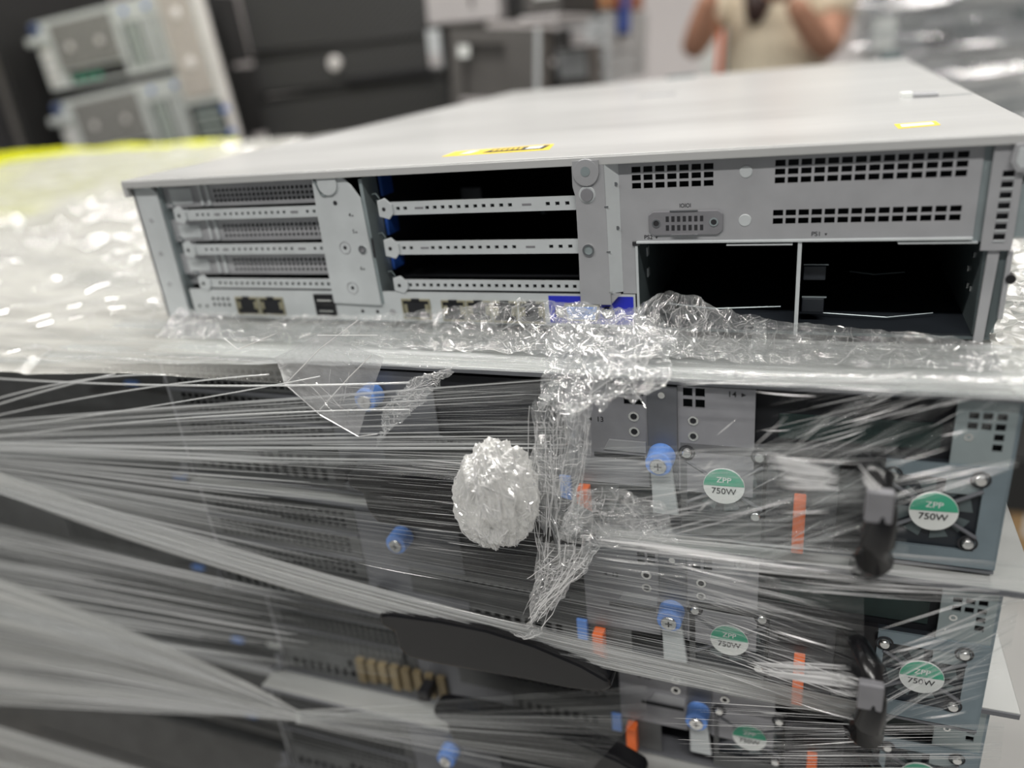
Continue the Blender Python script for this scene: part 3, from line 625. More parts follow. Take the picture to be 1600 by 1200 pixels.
box('case', 'case_black', o, 0, wd, 0, 280, h*.12, h, bevel=3); box('output_tray', 'case_silver', o, wd*.38, wd*1.02, -30, 200, 0, h*.14, bevel=3); box('front_face', 'case_grey', o, wd*.4, wd, -6, 0, h*.2, h*.8, bevel=3)
box('paper_slip', 'paper', o, wd*.6, wd*.98, -12, -4, h*.46, h*.56)
o, wd, h = frame('small_speaker', (826, 50), (862, 46), (832, 96), 1650, 'small black box with a round fan under the pale tray', 'speaker')
box('case', 'case_black', o, 0, wd, 0, 160, 0, h, bevel=3); MB().ring(wd*.4, h*.5, 14, 8, -3, 0).build('fan_ring', 'case_grey', o)
o, wd, h = frame('dark_case', (829, 106), (862, 102), (834, 146), 1500, 'low dark box right below the small black box', 'box')
box('case', 'case_black', o, 0, wd, 0, 120, 0, h, bevel=3); box('front_panel', 'black', o, wd*.06, wd*.9, -3, 0, h*.2, h*.85, bevel=2)
o, wd, h = frame('grey_case', (864, 76), (918, 70), (870, 146), 1500, 'slate grey box between the dark box and the wrapped silver pile', 'box')
box('case', 'case_grey', o, 0, wd, 0, 120, 0, h, bevel=3); box('front_panel', 'case_light', o, wd*.1, wd*.92, -4, 0, h*.3, h*.92, bevel=2)
for k in range(5):
    y0 = 24+k*24
    o, wd, h = frame('silver_server', (870 if k < 2 else 908, y0), (950, y0-9), (872 if k < 2 else 910, y0+22), 1800, 'pale silver unit in the pile by the blue upright, %s' % ('topmost', 'second', 'third', 'fourth', 'lowest')[k], 'server', 'silver units by the wall')
    box('case', 'case_light', o, 0, wd, 3, 500, 0, h, bevel=2); box('front_panel', 'case_silver', o, 3, wd*.55, 0, 3, 4, h-4, bevel=1); box('handle', 'case_grey', o, wd*.75, wd*.9, -4, 3, h*.4, h*.6, bevel=1)
o, wd, h = frame('brown_carton', (872, -40), (951, -50), (878, 20), 1790, 'reddish brown carton on the pile of silver units', 'box')
box('carton_body', 'brown', o, 0, wd, 0, 400, 0, h, bevel=2); box('tape_strip', 'carton', o, wd*.84, wd*.92, -1, 0, 0, h); box('carton_flap', 'brown', o, 4, wd-4, -4, 0, h*.55, h*.97)
o, wd, h = frame('shelf_upright', (958, -60), (976, -62), (960, 52), 1900, 'blue metal upright beside the brown carton', 'shelf post')
box('post', 'shelf_blue', o, 0, wd, 0, 60, -0, h, bevel=2); box('post_cap', 'case_black', o, 0, wd, -4, 62, -8, 0)
# table carrying them
box('bench_top', 'case_grey', None, -2000, 0, 1100, 2100, -110, -90, kind=None)
bt = bpy.data.objects['bench_top']; bt.name = 'work_bench'; tag(bt, 'long dark bench top under the grey equipment behind the stack', 'bench')
for x, y in ((-1960, 1160), (-40, 1160), (-1960, 2060), (-40, 2060)): box('leg', 'case_black', bt, x-20, x+20, y-20, y+20, -1000, -110)
# white carton with orange edge behind the person
o, wd, h = frame('white_carton', (1086, 48), (1128, 46), (1092, 140), 2700, 'white carton with an orange edge behind the person', 'box')
h2 = h; box('carton_body', 'paper', o, 0, wd, 0, 300, -40, h, bevel=3); box('orange_edge', 'orange', o, wd*.62, wd*.8, -3, 0, -40, h); box('dark_edge', 'ink', o, wd*.9, wd, -3, 0, -40, h)
bc = o.location.z
MB().box(-5, wd+5, 0, 310, -(bc/S), -40).build('carton_stand', 'case_grey', o)

# wrapped pile of servers at the right rear
pile = []
xa = at(1352, 60, 1500).x
rnd = random.Random(4)
zz = -960
k = 0
PL = ['lowest', 'second from the floor', 'third from the floor', 'fourth from the floor', 'fifth from the floor', 'sixth from the floor', 'seventh from the floor', 'eighth from the floor', 'ninth from the floor', 'tenth from the floor', 'eleventh from the floor', 'twelfth from the floor', 'thirteenth from the floor', 'fourteenth from the floor', 'fifteenth from the floor', 'sixteenth from the floor']
while zz < 360:
    x0 = xa+8+rnd.uniform(-10, 14); y0 = 1500+rnd.uniform(-16, 10)
    o = root('silver_server', (x0, y0, zz), 'film-wrapped server in the tall pile behind the top server, %s' % PL[k], 'server', 'servers in the tall wrapped pile'); ORG[o.name] = (0, 0, 0)
    mm = rnd.choice(['steel', 'steel_light', 'steel_light', 'steel_mid'])
    box('chassis', mm, o, 0, 450, 4, 600, 0, 80, bevel=1); box('lid', 'lid', o, -4, 454, -8, 602, 80, 84, bevel=1)
    for c in range(9):
        box('drive_bay', rnd.choice(['steel_dark', 'steel_light', 'paper', 'ink', 'chrome', 'chrome']), o, 8+c*49, 50+c*49, -5, 4, 10+rnd.choice((0, 30)), 40+rnd.choice((0, 32)), bevel=1)
    zz += 85; k += 1
box('pallet_deck', 'case_black', None, xa-20, xa+500, 1470, 2120, -1000, -962)
pd = bpy.data.objects['pallet_deck']; pd.name = 'black_pallet'; tag(pd, 'black pallet under the tall wrapped pile of servers', 'pallet')
# pallet and cartons under the main stack / beside it
o = root('storage_carton', (640, 900, -1000), 'kraft carton on the floor beside the wrapped stack', 'box'); ORG[o.name] = (0, 0, 0)
qa = at(1578, 800, 1250); qb = at(1600, 880, 1250)
o.location = W(qa.x, 1250, -1000)
box('carton_body', 'carton', o, 0, 420, 0, 200, 0, 1000+qa.z, bevel=3); box('tape_strip', 'paper', o, 30, 90, -1, 0, 100, 1000+qa.z); box('dark_cover', 'case_black', o, -60, 440, -4, 205, 1000+qa.z, 1000+qa.z+130, bevel=3)
bs = box('pallet', 'carton', None, -940, 470, -40, 700, -1000, -870); tag(bs, 'wooden pallet carrying the wrapped server stack', 'pallet')
lo = root('server_block', (0, 0, -870), 'lower wrapped servers down to the pallet', 'server stack'); ORG[lo.name] = (0, 0, -870)
for i in range(6): box('server_body', 'steel_dark', lo, 8, 448, -36+(i*5) % 9, 640, -866+i*84, -786+i*84)
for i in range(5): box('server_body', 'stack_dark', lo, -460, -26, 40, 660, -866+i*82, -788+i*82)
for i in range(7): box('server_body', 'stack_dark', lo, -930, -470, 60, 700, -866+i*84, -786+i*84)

# ================================================================ PERSON
def skin_body(name, joints, edges, m, parent, root_i=0, sub=2, names=None):
    me = bpy.data.meshes.new(name); o0 = ORG[parent.name]
    me.from_pydata([((p[0]-o0[0])*S, (p[1]-o0[1])*S, (p[2]-o0[2])*S) for p, r in joints], edges, [])
    o = bpy.data.objects.new(name, me); COL.objects.link(o); o.parent = parent
    mk = o.modifiers.new('skin', 'SKIN')
    for i, (p, r) in enumerate(joints):
        rx, ry = (r if isinstance(r, tuple) else (r, r)); me.skin_vertices[0].data[i].radius = (rx*S, ry*S)
    me.skin_vertices[0].data[root_i].use_root = True
    sb = o.modifiers.new('sub', 'SUBSURF'); sb.levels = sub; sb.render_levels = sub
    me.materials.append(M[m]); mk.use_smooth_shade = True
    ORG[o.name] = o0; return o
M['skin'] = mat('skin', (.50, .26, .17), .5, 0, .06, 8)
M['shirt'] = mat('cream_knit', (.78, .70, .54), .85, 0, .10, 90, .3)
M['hair'] = mat('dark_brown_hair', (.030, .012, .009), .4, 0, .4, 60, 0, (1, 1, .1))
M['trousers'] = mat('dark_trousers', (.05, .05, .07), .8)
PY = 2250
def pp(px, py, dy=0): return at(px, py+16, PY+dy)
neck = pp(1218, -70); cx = neck.x; nz = neck.z
PR = root('person', (cx, PY, -1000), 'person in a cream short-sleeved shirt with long dark hair, both arms raised', 'person')
ORG[PR.name] = (cx, PY, -1000)
sL = pp(1145, -45); sR = pp(1318, -52)           # shoulders
eL = pp(1080, 66, -120); eR = pp(1292, 68, -150)           # elbows
wL = pp(1112, -30, -230); wR = pp(1236, -18, -260)
hip = -150
J = [((cx, PY, hip), (150, 105)), ((cx, PY+5, hip+130), (135, 95)), ((cx, PY, nz-190), (150, 105)), ((cx, PY, nz-70), (140, 90)), ((cx, PY+8, nz), (55, 52)), ((cx, PY, nz+60), (50, 50)),
     ((cx, PY-10, nz+120), (72, 82)), ((cx, PY-5, nz+190), (76, 92)), ((cx, PY, nz+240), (55, 65)),
     (tuple(sL), 58), (tuple((sL+eL)/2), 46), (tuple(eL), 38), (tuple((eL+wL)/2), 36), (tuple(wL), 26),
     (tuple(sR), 58), (tuple((sR+eR)/2), 46), (tuple(eR), 38), (tuple((eR+wR)/2), 36), (tuple(wR), 26),
     ((cx-85, PY, hip-80), 85), ((cx-95, PY, -560), 58), ((cx-95, PY+10, -920), 42), ((cx-95, PY-90, -975), 32),
     ((cx+85, PY, hip-80), 85), ((cx+95, PY, -560), 58), ((cx+95, PY+10, -920), 42), ((cx+95, PY-90, -975), 32)]
Eg = [(0, 1), (1, 2), (2, 3), (3, 4), (4, 5), (5, 6), (6, 7), (7, 8), (3, 9), (9, 10), (10, 11), (11, 12), (12, 13), (3, 14), (14, 15), (15, 16), (16, 17), (17, 18),
      (0, 19), (19, 20), (20, 21), (21, 22), (0, 23), (23, 24), (24, 25), (25, 26)]
skin_body('body', J, Eg, 'skin', PR)
def lerp(a, b, t): return tuple(Vector(a)*(1-t)+Vector(b)*t)
JS = [((cx, PY, hip-30), (165, 120)), ((cx, PY, hip+130), (150, 112)), ((cx, PY, nz-190), (166, 122)), ((cx, PY, nz-75), (150, 104)), ((cx, PY, nz-25), (80, 70)),
      (tuple(sL), 74), (lerp(sL, eL, .62), 66), (tuple(sR), 76), (lerp(sR, eR, .62), 70)]
skin_body('shirt', JS, [(0, 1), (1, 2), (2, 3), (3, 4), (3, 5), (5, 6), (3, 7), (7, 8)], 'shirt', PR)
JT = [((cx, PY, hip-20), (158, 112)), ((cx-85, PY, hip-90), 96), ((cx-95, PY, -560), 72), ((cx-95, PY+10, -940), 60), ((cx+85, PY, hip-90), 96), ((cx+95, PY, -560), 72), ((cx+95, PY+10, -940), 60)]
skin_body('trousers', JT, [(0, 1), (1, 2), (2, 3), (0, 4), (4, 5), (5, 6)], 'trousers', PR)
hb = pp(1178, 30, -110); ht = (cx-20, PY-60, nz+60)
skin_body('hair', [((cx, PY+15, nz+262), (60, 60)), ((cx, PY+25, nz+190), (92, 100)), ((cx-5, PY+45, nz+90), (90, 70)), ((cx-40, PY-40, nz+10), (60, 40)), ((hb.x+10, PY-105, (nz+hb.z)/2), (46, 26)), ((hb.x, PY-118, hb.z+12), (22, 14))],
          [(0, 1), (1, 2), (2, 3), (3, 4), (4, 5)], 'hair', PR)
for s_, wr, el in ((1, wL, eL), (-1, wR, eR)):
    d = (wr-el).normalized(); up = d; si = Vector((s_, 0, 0)); si = (si-d*si.dot(d)).normalized()
    HJ = [(tuple(wr), 24), (tuple(wr+d*45), (34, 20)), (tuple(wr+d*85), (36, 18))]; HE = [(0, 1), (1, 2)]
    for f in range(4):
        b = wr+d*85+si*(f-1.5)*17; ln = (62, 70, 66, 50)[f]; n0 = len(HJ)
        fw = Vector((0, -1, 0))
        HJ += [(tuple(b), 9), (tuple(b+d*ln*.5+fw*8), 8.5), (tuple(b+d*ln*.8+fw*34), 7.5)]; HE += [(2, n0), (n0, n0+1), (n0+1, n0+2)]
    n0 = len(HJ); t0 = wr+d*30+si*34; HJ += [(tuple(t0), 11), (tuple(t0+d*34+si*16-Vector((0, 14, 0))), 10), (tuple(t0+d*58+si*12-Vector((0, 26, 0))), 8)]; HE += [(1, n0), (n0, n0+1), (n0+1, n0+2)]
    skin_body('hand', HJ, HE, 'skin', PR, sub=1)
for s_ in (-1, 1):
    MB().disc(cx+s_*30, nz+190, 11, PY-98, PY-88, 12).build('eye', 'paper', PR); MB().disc(cx+s_*30, nz+190, 5, PY-100, PY-97, 10).build('pupil', 'ink', PR)
MB().prism([(cx-14, nz+150), (cx+14, nz+150), (cx+5, nz+188), (cx-5, nz+188)], PY-112, PY-80).build('nose', 'skin', PR, bevel=5)
box('mouth', 'brown', PR, cx-24, cx+24, PY-98, PY-84, nz+124, nz+133, bevel=3)

# ================================================================ STRETCH FILM
WR = root('stretch_wrap', (200, -60, -300), 'clear stretch film pulled in streaks around the stack, torn and crumpled under the top server', 'plastic film')
M['film_left'] = film_mat('film_pulled', .06, 1.0, 1.2, 46, p0=.44, p1=.60, gloss=.25, rough=.22, edge=.0, fade=(1.0, .16), fe=.45, white=(.88, .90, .89))
M['film_mid'] = film_mat('film_pulled_clear', .0, .45, 1.6, 60, p0=.50, p1=.66, gloss=.35, rough=.14, edge=0)
M['film_right'] = film_mat('film_taut', .0, .6, 2.0, 50, p0=.51, p1=.64, gloss=.5, rough=.10, edge=0)
M['film_top'] = film_mat('film_flat', .04, .62, 1.5, 30, p0=.38, p1=.64, white=(.55, .57, .57), gloss=.16, rough=.16, edge=.1, thru=.2)
M['film_bundle'] = film_mat('film_bundled', .40, 1.0, 1.2, 14, p0=.34, p1=.60, gloss=.2, rough=.3, edge=.0, fade=(1, .6), white=(.88, .89, .87))
M['film_fan'] = film_mat('film_fanned', .12, 1.0, 1.0, 60, p0=.40, p1=.60, gloss=.2, rough=.25, white=(.86, .87, .85), edge=0, fade=(1, .75))
M['film_crush'] = film_mat('film_crushed', .08, .5, 7, 7, p0=.40, p1=.66, white=(.9, .92, .92), gloss=.6, rough=.09, edge=.45, bump=1)
M['film_pale'] = film_mat('film_milky', .36, .95, 9, 26, p0=.38, p1=.62, gloss=.4, rough=.15, edge=.2, white=(.66, .66, .62), bump=1, thru=.1, fs=.84, fe=.99, fade=(1, .0))
M['film_ball'] = film_mat('film_balled', .45, 1.0, 10, 4, p0=.36, p1=.62, gloss=.35, rough=.16, edge=.5, white=(.9, .9, .88), bump=1)
def strand(name, white, gloss, alpha, rough=.12):
    m = bpy.data.materials.new(name); m.use_nodes = True; nt = m.node_tree; N = nt.nodes; L = nt.links
    for n in list(N): N.remove(n)
    out = N.new('ShaderNodeOutputMaterial'); df = N.new('ShaderNodeBsdfDiffuse'); df.inputs[0].default_value = white+(1,)
    gl = N.new('ShaderNodeBsdfGlossy'); gl.inputs['Roughness'].default_value = rough; gl.inputs[0].default_value = (1, 1, 1, 1)
    mg = N.new('ShaderNodeMixShader'); mg.inputs[0].default_value = gloss; L.new(df.outputs[0], mg.inputs[1]); L.new(gl.outputs[0], mg.inputs[2])
    tr = N.new('ShaderNodeBsdfTransparent'); mo = N.new('ShaderNodeMixShader'); mo.inputs[0].default_value = alpha
    L.new(tr.outputs[0], mo.inputs[1]); L.new(mg.outputs[0], mo.inputs[2]); L.new(mo.outputs[0], out.inputs[0]); return m
M['strand'] = strand('film_pleat', (.9, .92, .92), .45, .5, .18)
M['strand_bright'] = strand('film_fold_shine', (1, 1, 1), .5, 1.0, .22)  # pure white colour stands in for specular highlights on the folds
M['crease'] = strand('film_crease', (1, 1, 1), .65, .62, .15)
def PL_(pts, v):            # point on a polyline of 3D vectors at v in 0..1
    k = v*(len(pts)-1); i = min(int(k), len(pts)-2); return pts[i].lerp(pts[i+1], k-i)
def crv(pts, Y): return [at(px, py, Y if len(r) == 0 else r[0]) for px, py, *r in pts]
NRM = Vector((0, -1, 0))
def sheet(name, A, B, m, nu=36, nv=110, amp=1.0, freq=26, mid=None, seed=0, nrm=NRM, flatz=False, low=3.0):
    """ruled film sheet: u runs from curve A to curve B, pleats follow the pull"""
    mb = MB(); mb.uv = []
    for i in range(nu+1):
        u = i/nu
        for j in range(nv+1):
            v = j/nv; a = PL_(A, v); b = PL_(B, v)
            if mid is not None:
                c = PL_(mid, v); p = a*(1-u)*(1-u)+c*2*u*(1-u)+b*u*u
            else: p = a.lerp(b, u)
            d = noise.noise(Vector((u*low, v*freq, seed)))*amp + noise.noise(Vector((u*low*3, v*freq*2.7, seed+9)))*amp*.4
            p = p+nrm*d; mb.v.append(tuple(p)); mb.uv.append((u, v))
    for i in range(nu):
        for j in range(nv):
            b = i*(nv+1)+j; mb.f.append((b, b+1, b+nv+2, b+nv+1))
    return mb.build(name, m, WR, smooth=True)
def pleats(name, A, B, m, n, seed, wmin=.12, wmax=.5, ulen=(.2, 1), front=1.5, mid=None, vr=(0, 1), urange=(0, 1), wob=.012):
    r = random.Random(seed); mb = MB()
    for _ in range(n):
        v = r.uniform(*vr); ln = r.uniform(*ulen); u0 = r.uniform(urange[0], max(urange[0], urange[1]-ln)); u1 = min(urange[1], u0+ln)
        wd = wmin+(wmax-wmin)*r.random()**2.5; dv = r.uniform(-wob, wob); k = 7; b = len(mb.v); off = r.uniform(.3, front)
        for i in range(k+1):
            t = i/k; u = u0+(u1-u0)*t; vv = min(1, max(0, v+dv*t+r.uniform(-.0008, .0008)))
            a, c = PL_(A, vv), PL_(B, vv)
            if mid is not None: q = PL_(mid, vv); p = a*(1-u)*(1-u)+q*2*u*(1-u)+c*u*u
            else: p = a.lerp(c, u)
            p = p+NRM*off; hw = wd*.5*math.sin(math.pi*(.06+.88*t))
            dn = Vector((0, .35, -1)) if abs((c-a).normalized().z) < .8 else Vector((1, .3, 0))
            mb.v += [tuple(p+dn*hw), tuple(p+NRM*hw*1.0), tuple(p-dn*hw)]
        for i in range(k):
            q = b+i*3; mb.f += [(q, q+3, q+4, q+1), (q+1, q+4, q+5, q+2)]
    return mb.build(name, m, WR, kind='stuff', smooth=True)
def crush(name, quad, m, nu, nv, amp, f, seed, creases=60, nrm=Vector((0, -.8, .6)), rag=.0, clen=(5, 16), cr=(.07, .2), bulge=0, cm='crease', steps=2, an=(1, 1)):
    """crumpled film: faceted sheet plus its sharp creases"""
    mb = MB(); mb.uv = []; g = []
    T_, Bm = quad; r = random.Random(seed)
    for i in range(nu+1):
        row = []
        for j in range(nv+1):
            u, v = i/nu, j/nv
            if rag: 
                e = (v-.5)*2; v2 = v+rag*e*abs(e)*noise.noise(Vector((u*9, seed, 3)))+rag*.4*e*noise.noise(Vector((u*31, seed, 5)))
            else: v2 = v
            a = PL_(T_, u); b = PL_(Bm, u); p = a.lerp(b, v2) if 0 <= v2 <= 1 else a+(b-a)*v2
            q = Vector((p.x*f*an[0], p.z*f*an[1], seed*3.1+p.y*f))
            d = (1-2*abs(noise.noise(q)))*.6+(1-2*abs(noise.noise(q*2.3)))*.4+.35*noise.noise(q*5)
            p = p+nrm*(d*amp+bulge*math.sin(math.pi*u)*math.sin(math.pi*min(1, max(0, v))))
            p = p+Vector((noise.noise(q*1.7+Vector((7, 0, 0))), 0, noise.noise(q*1.7+Vector((0, 9, 0)))))*amp*.8
            row.append(p); mb.v.append(tuple(p)); mb.uv.append((u, v))
        g.append(row)
    for i in range(nu):
        for j in range(nv):
            b = i*(nv+1)+j; mb.f.append((b, b+1, b+nv+2, b+nv+1))
    o = mb.build(name, m, WR)
    if creases:
        cb = MB()
        for _ in range(creases):
            i, j = r.randrange(nu+1), r.randrange(nv+1); L_ = r.randint(*clen); di, dj = r.choice([(1, 0), (0, 1), (1, 1), (1, -1), (-1, 1), (0, -1)])
            pts = []
            for s_ in range(L_):
                pts.append(g[i][j]+nrm*.25)
                if r.random() < .3: di, dj = r.choice([(di, 0), (di, 1), (di, -1), (0, dj or 1)])
                i2, j2 = i+di*r.randint(1, steps), j+dj
                if not (0 <= i2 <= nu and 0 <= j2 <= nv) or (i2, j2) == (i, j): break
                i, j = i2, j2
            if len(pts) > 2:
                rr = r.uniform(*cr)
                cb.tube(pts, [rr*(.3+.7*math.sin(math.pi*(.1+.8*q/(len(pts)-1)))) for q in range(len(pts))], 3)
        cb.build('crease', cm, WR, kind='stuff')
    return o

# --- milky film over the neighbouring column (upper left), rising to the yellow sheet
ps_ = MB(); ps_.uv = []; nx, ny = 200, 150
for i in range(nx+1):
    for j in range(ny+1):
        x = -1150+(i/nx)**.8*1275; y = -86+(j/ny)**1.6*920
        if y < 0: x = x+0
        zr = -2.0+34*max(0, min(1, (y-260)/560))
        q = Vector((x*.010, y*.010, 0)); d = (1-2*abs(noise.noise(q)))*6+(1-2*abs(noise.noise(q*2.4)))*4+(1-2*abs(noise.noise(q*6)))*1.6
        d *= min(1, max(.22, (y+90)/160))
        if x > -60: d *= .25
        hump = 26*math.exp(-((x+330)/90)**2-((y-640)/110)**2)
        zz_ = zr+d+hump
        if x > -42: zz_ = min(zz_, -.6)
        if x > -30 and y > 3: zz_ = -2.5
        zz_ -= 6*max(0, (-74-y)/12)*min(1, max(0, (20-x)/90))
        ps_.v.append((x, y, zz_)); ps_.uv.append((i/nx, j/ny*1.3))
for i in range(nx):
    for j in range(ny): b = i*(ny+1)+j; ps_.f.append((b, b+ny+1, b+ny+2, b+1))
ps_.build('top_film', 'film_pale', WR, smooth=True)
# --- film band over the lid edge in front of the top server, then over its front edge
fb = MB(); fb.uv = []; nx, ny = 160, 40
for i in range(nx+1):
    u = i/nx; x = -160+u*650
    yf = -84+(min(max((x+100)/250, 0), 1))*26
    for j in range(ny+1):
        v = j/ny*.87; y = -1+v*(yf+1)/.87
        z = -1.6+(1.6 if y < -8 else .9)*noise.noise(Vector((x*.01, y*.35, 4)))+.5*noise.noise(Vector((x*.05, y*.9, 2)))
        fb.v.append((x, y, z)); fb.uv.append((u*3, v*1.1))
for i in range(nx):
    for j in range(ny): b = i*(ny+1)+j; fb.f.append((b, b+1, b+ny+2, b+ny+1))
fb.build('ledge_film', 'film_top', WR, smooth=True)

# --- F1: the big fan pulled from the left corner across the face
# creases over the milky film
cb = MB(); r = random.Random(77)
for _ in range(420):
    x = r.uniform(-700, -20); y = r.uniform(-80, 380)**1; a = r.gauss(0, .5); pts = []
    for s_ in range(r.randint(4, 10)):
        q = Vector((x*.010, y*.010, 0)); d = (1-2*abs(noise.noise(q)))*6+(1-2*abs(noise.noise(q*2.4)))*4+(1-2*abs(noise.noise(q*6)))*1.6; d *= min(1, max(.22, (y+90)/160))
        zr = -2.0+34*max(0, min(1, (y-260)/560)); pts.append((x, y, zr+d+.4)); x += 9*math.cos(a); y += 9*math.sin(a); a += r.gauss(0, .5)
        if x > -36 or y < -84: break
    if len(pts) > 2: cb.tube(pts, r.uniform(.15, .5), 3)
cb.build('crease', 'crease', WR, kind='stuff')
A1u = crv([(-70, 660), (-70, 712)], -84); B1u = crv([(900, 588), (900, 735)], -64)
sheet('pulled_film', A1u, B1u, 'film_left', amp=.8, freq=22, seed=1)
pleats('film_pleats', A1u, B1u, M['strand'], 60, 11, .3, 2.2, (.3, 1))
cb = MB()
for a, b, c, r_ in (((-100, 584), (220, 612), (640, 598), .9), ((-60, 640), (120, 580), (260, 586), .8), ((-60, 662), (200, 600), (420, 585), .7), ((-60, 676), (240, 640), (500, 588), .6), ((-60, 690), (300, 640), (640, 640), .6), ((-60, 650), (60, 610), (180, 584), .9)):
    p, m_, q = [at(*v, -85) for v in (a, b, c)]
    cb.tube([p*(1-t)*(1-t)+m_*2*t*(1-t)+q*t*t for t in [i/14 for i in range(15)]], r_*.6, 6)
cb.build('thick_pleat', 'strand', WR, smooth=True)
A1 = crv([(-120, 690), (-120, 730)], -86); B1 = crv([(1350, 735), (1350, 860), (1350, 1135)], -72)
Mi1 = crv([(480, 690), (520, 800), (500, 942)], -80)
sheet('pulled_film', A1, B1, 'film_left', nv=150, amp=1.0, freq=30, mid=Mi1, seed=2)
pleats('film_pleats', A1, B1, M['strand'], 90, 12, .4, 2.6, (.2, .5), mid=Mi1, urange=(0, .55), wob=.03)
pleats('film_pleats', A1, B1, M['strand'], 110, 112, .06, .45, (.15, .6), mid=Mi1, urange=(.35, 1))
# bright folded lower hem of that fan
Ah = crv([(-120, 694), (-120, 722)], -87); Bh = crv([(1360, 1100), (1360, 1128)], -73); Mh = crv([(440, 905), (440, 958)], -80)
sheet('folded_hem', Ah, Bh, 'film_bundle', nv=20, amp=.7, freq=5, mid=Mh, seed=3)
pleats('film_pleats', Ah, Bh, M['strand'], 50, 13, .2, 1.0, (.3, .9), mid=Mh)
# --- F4: streaks between hem and twisted band, left
A4 = crv([(-120, 790), (-120, 960)], -78); B4 = crv([(640, 960), (620, 1060)], -66)
sheet('pulled_film', A4, B4, 'film_left', amp=.8, freq=20, seed=4)
pleats('film_pleats', A4, B4, M['strand'], 90, 14, .4, 2.8, (.2, .8), urange=(0, .85))
# --- F2: twisted bow-tie band along the bottom left
A2 = crv([(-120, 860), (-120, 1098)], -84); B2 = crv([(470, 1112), (470, 1128)], -74)
M2 = crv([(240, 980), (240, 1108)], -80)
sheet('twisted_film', A2, B2, 'film_fan', nv=90, amp=1.1, freq=20, mid=M2, seed=5)
pleats('film_pleats', A2, B2, M['strand'], 90, 15, .4, 2.4, (.3, 1), mid=M2)
A2b = crv([(462, 1110), (462, 1130)], -74); B2b = crv([(1010, 1070), (1010, 1118)], -66)
sheet('twisted_film', A2b, B2b, 'film_left', amp=.5, freq=6, seed=6, nv=40)
A2c = crv([(462, 1112), (462, 1130)], -74); B2c = crv([(1000, 1118), (900, 1230)], -66)
sheet('twisted_film', A2c, B2c, 'film_left', amp=.6, freq=10, seed=7, nv=60)
pleats('film_pleats', A2c, B2c, M['strand'], 60, 16, .1, .7, (.3, 1))
# --- F3: bottom left
A3 = crv([(-120, 1098), (-60, 1300)], -80); B3 = crv([(520, 1290), (420, 1400)], -70)
sheet('pulled_film', A3, B3, 'film_fan', amp=.8, freq=14, seed=8, nv=60)
pleats('film_pleats', A3, B3, M['strand'], 160, 17, .2, 1.2, (.3, 1))
# the same bands running on round the far corner of the neighbouring column
far = lambda z0, z1: [Vector((-950, 55, z0)), Vector((-950, 55, z1))]
for k, (c, fr) in enumerate(((A1u, far(-120, -190)), (A1, far(-190, -240)), (Ah, far(-210, -245)), (A4, far(-300, -480)), (A2, far(-380, -560)), (A3, far(-560, -760)))):
    sheet('pulled_film', fr, c, 'film_fan', nu=16, nv=50, amp=1.0, freq=16, seed=20+k)
    pleats('film_pleats', fr, c, M['strand'], 24, 120+k, .4, 2.6, (.3, 1))
# --- F5: right side fans
A5 = crv([(1110, 790), (1120, 905)], -82); B5 = crv([(1592, 716), (1592, 730)], -52); M5 = crv([(1380, 742), (1380, 815)], -92)
sheet('taut_film', A5, B5, 'film_right', nv=70, amp=.5, freq=14, mid=M5, seed=9)
pleats('film_shine', A5, B5, M['strand_bright'], 34, 18, .08, .8, (.08, .4), mid=M5, front=1)
A6 = crv([(1120, 720), (1190, 870)], -68); B6 = crv([(1420, 585), (1600, 640)], -56)
sheet('taut_film', A6, B6, 'film_mid', nv=80, amp=.5, freq=14, seed=10)
pleats('film_shine', A6, B6, M['strand_bright'], 46, 19, .07, .55, (.05, .35), front=1)
A7 = crv([(880, 700), (860, 860)], -74); B7 = crv([(1400, 690), (1420, 870)], -90)
sheet('taut_film', A7, B7, 'film_mid', nv=110, amp=.7, freq=20, seed=11)
pleats('film_shine', A7, B7, M['strand'], 130, 20, .08, .6, (.05, .5), front=1)
A8 = crv([(890, 815), (900, 880)], -80); B8 = crv([(1610, 880), (1606, 945)], -58); M8 = crv([(1250, 850), (1250, 935)], -92)
sheet('taut_film', A8, B8, 'film_right', nv=60, amp=.7, freq=10, mid=M8, seed=12)
pleats('film_shine', A8, B8, M['strand_bright'], 70, 21, .08, .8, (.08, .5), mid=M8, front=1)
A9 = crv([(1345, 1035), (1350, 1150)], -78); B9 = crv([(1596, 925), (1580, 1010)], -54)
sheet('taut_film', A9, B9, 'film_right', nv=70, amp=.6, freq=14, seed=13)
pleats('film_shine', A9, B9, M['strand_bright'], 46, 22, .08, .6, (.1, .7), front=1)
A9 = crv([(1080, 905), (1080, 1040)], -76); B9 = crv([(1360, 1010), (1350, 1135)], -80)
pleats('film_shine', A9, B9, M['strand_bright'], 60, 23, .08, .8, (.1, .7), front=1)
A10 = crv([(1380, 1020), (1400, 1130)], -74); B10 = crv([(1592, 990), (1560, 1080)], -54)
pleats('film_shine', A10, B10, M['strand'], 60, 24, .08, .6, (.2, .8), front=1)
A11 = crv([(1160, 1135), (1160, 1215)], -74); B11 = crv([(1570, 1128), (1560, 1215)], -56)
sheet('taut_film', A11, B11, 'film_right', nv=60, amp=.6, freq=10, seed=14)
pleats('film_shine', A11, B11, M['strand_bright'], 50, 25, .08, .7, (.1, .8), front=1)
A12 = crv([(640, 600), (640, 720)], -70); B12 = crv([(900, 606), (900, 720)], -66)
pleats('film_shine', A12, B12, M['strand'], 60, 26, .06, .35, (.2, 1), front=1)
A13 = crv([(900, 880), (760, 1000)], -80); B13 = crv([(1350, 960), (1340, 1125)], -74)
pleats('film_shine', A13, B13, M['strand'], 150, 27, .07, .5, (.1, .8), front=1)
A14 = crv([(1180, 590), (1180, 612)], -60); B14 = crv([(1610, 600), (1610, 625)], -50)
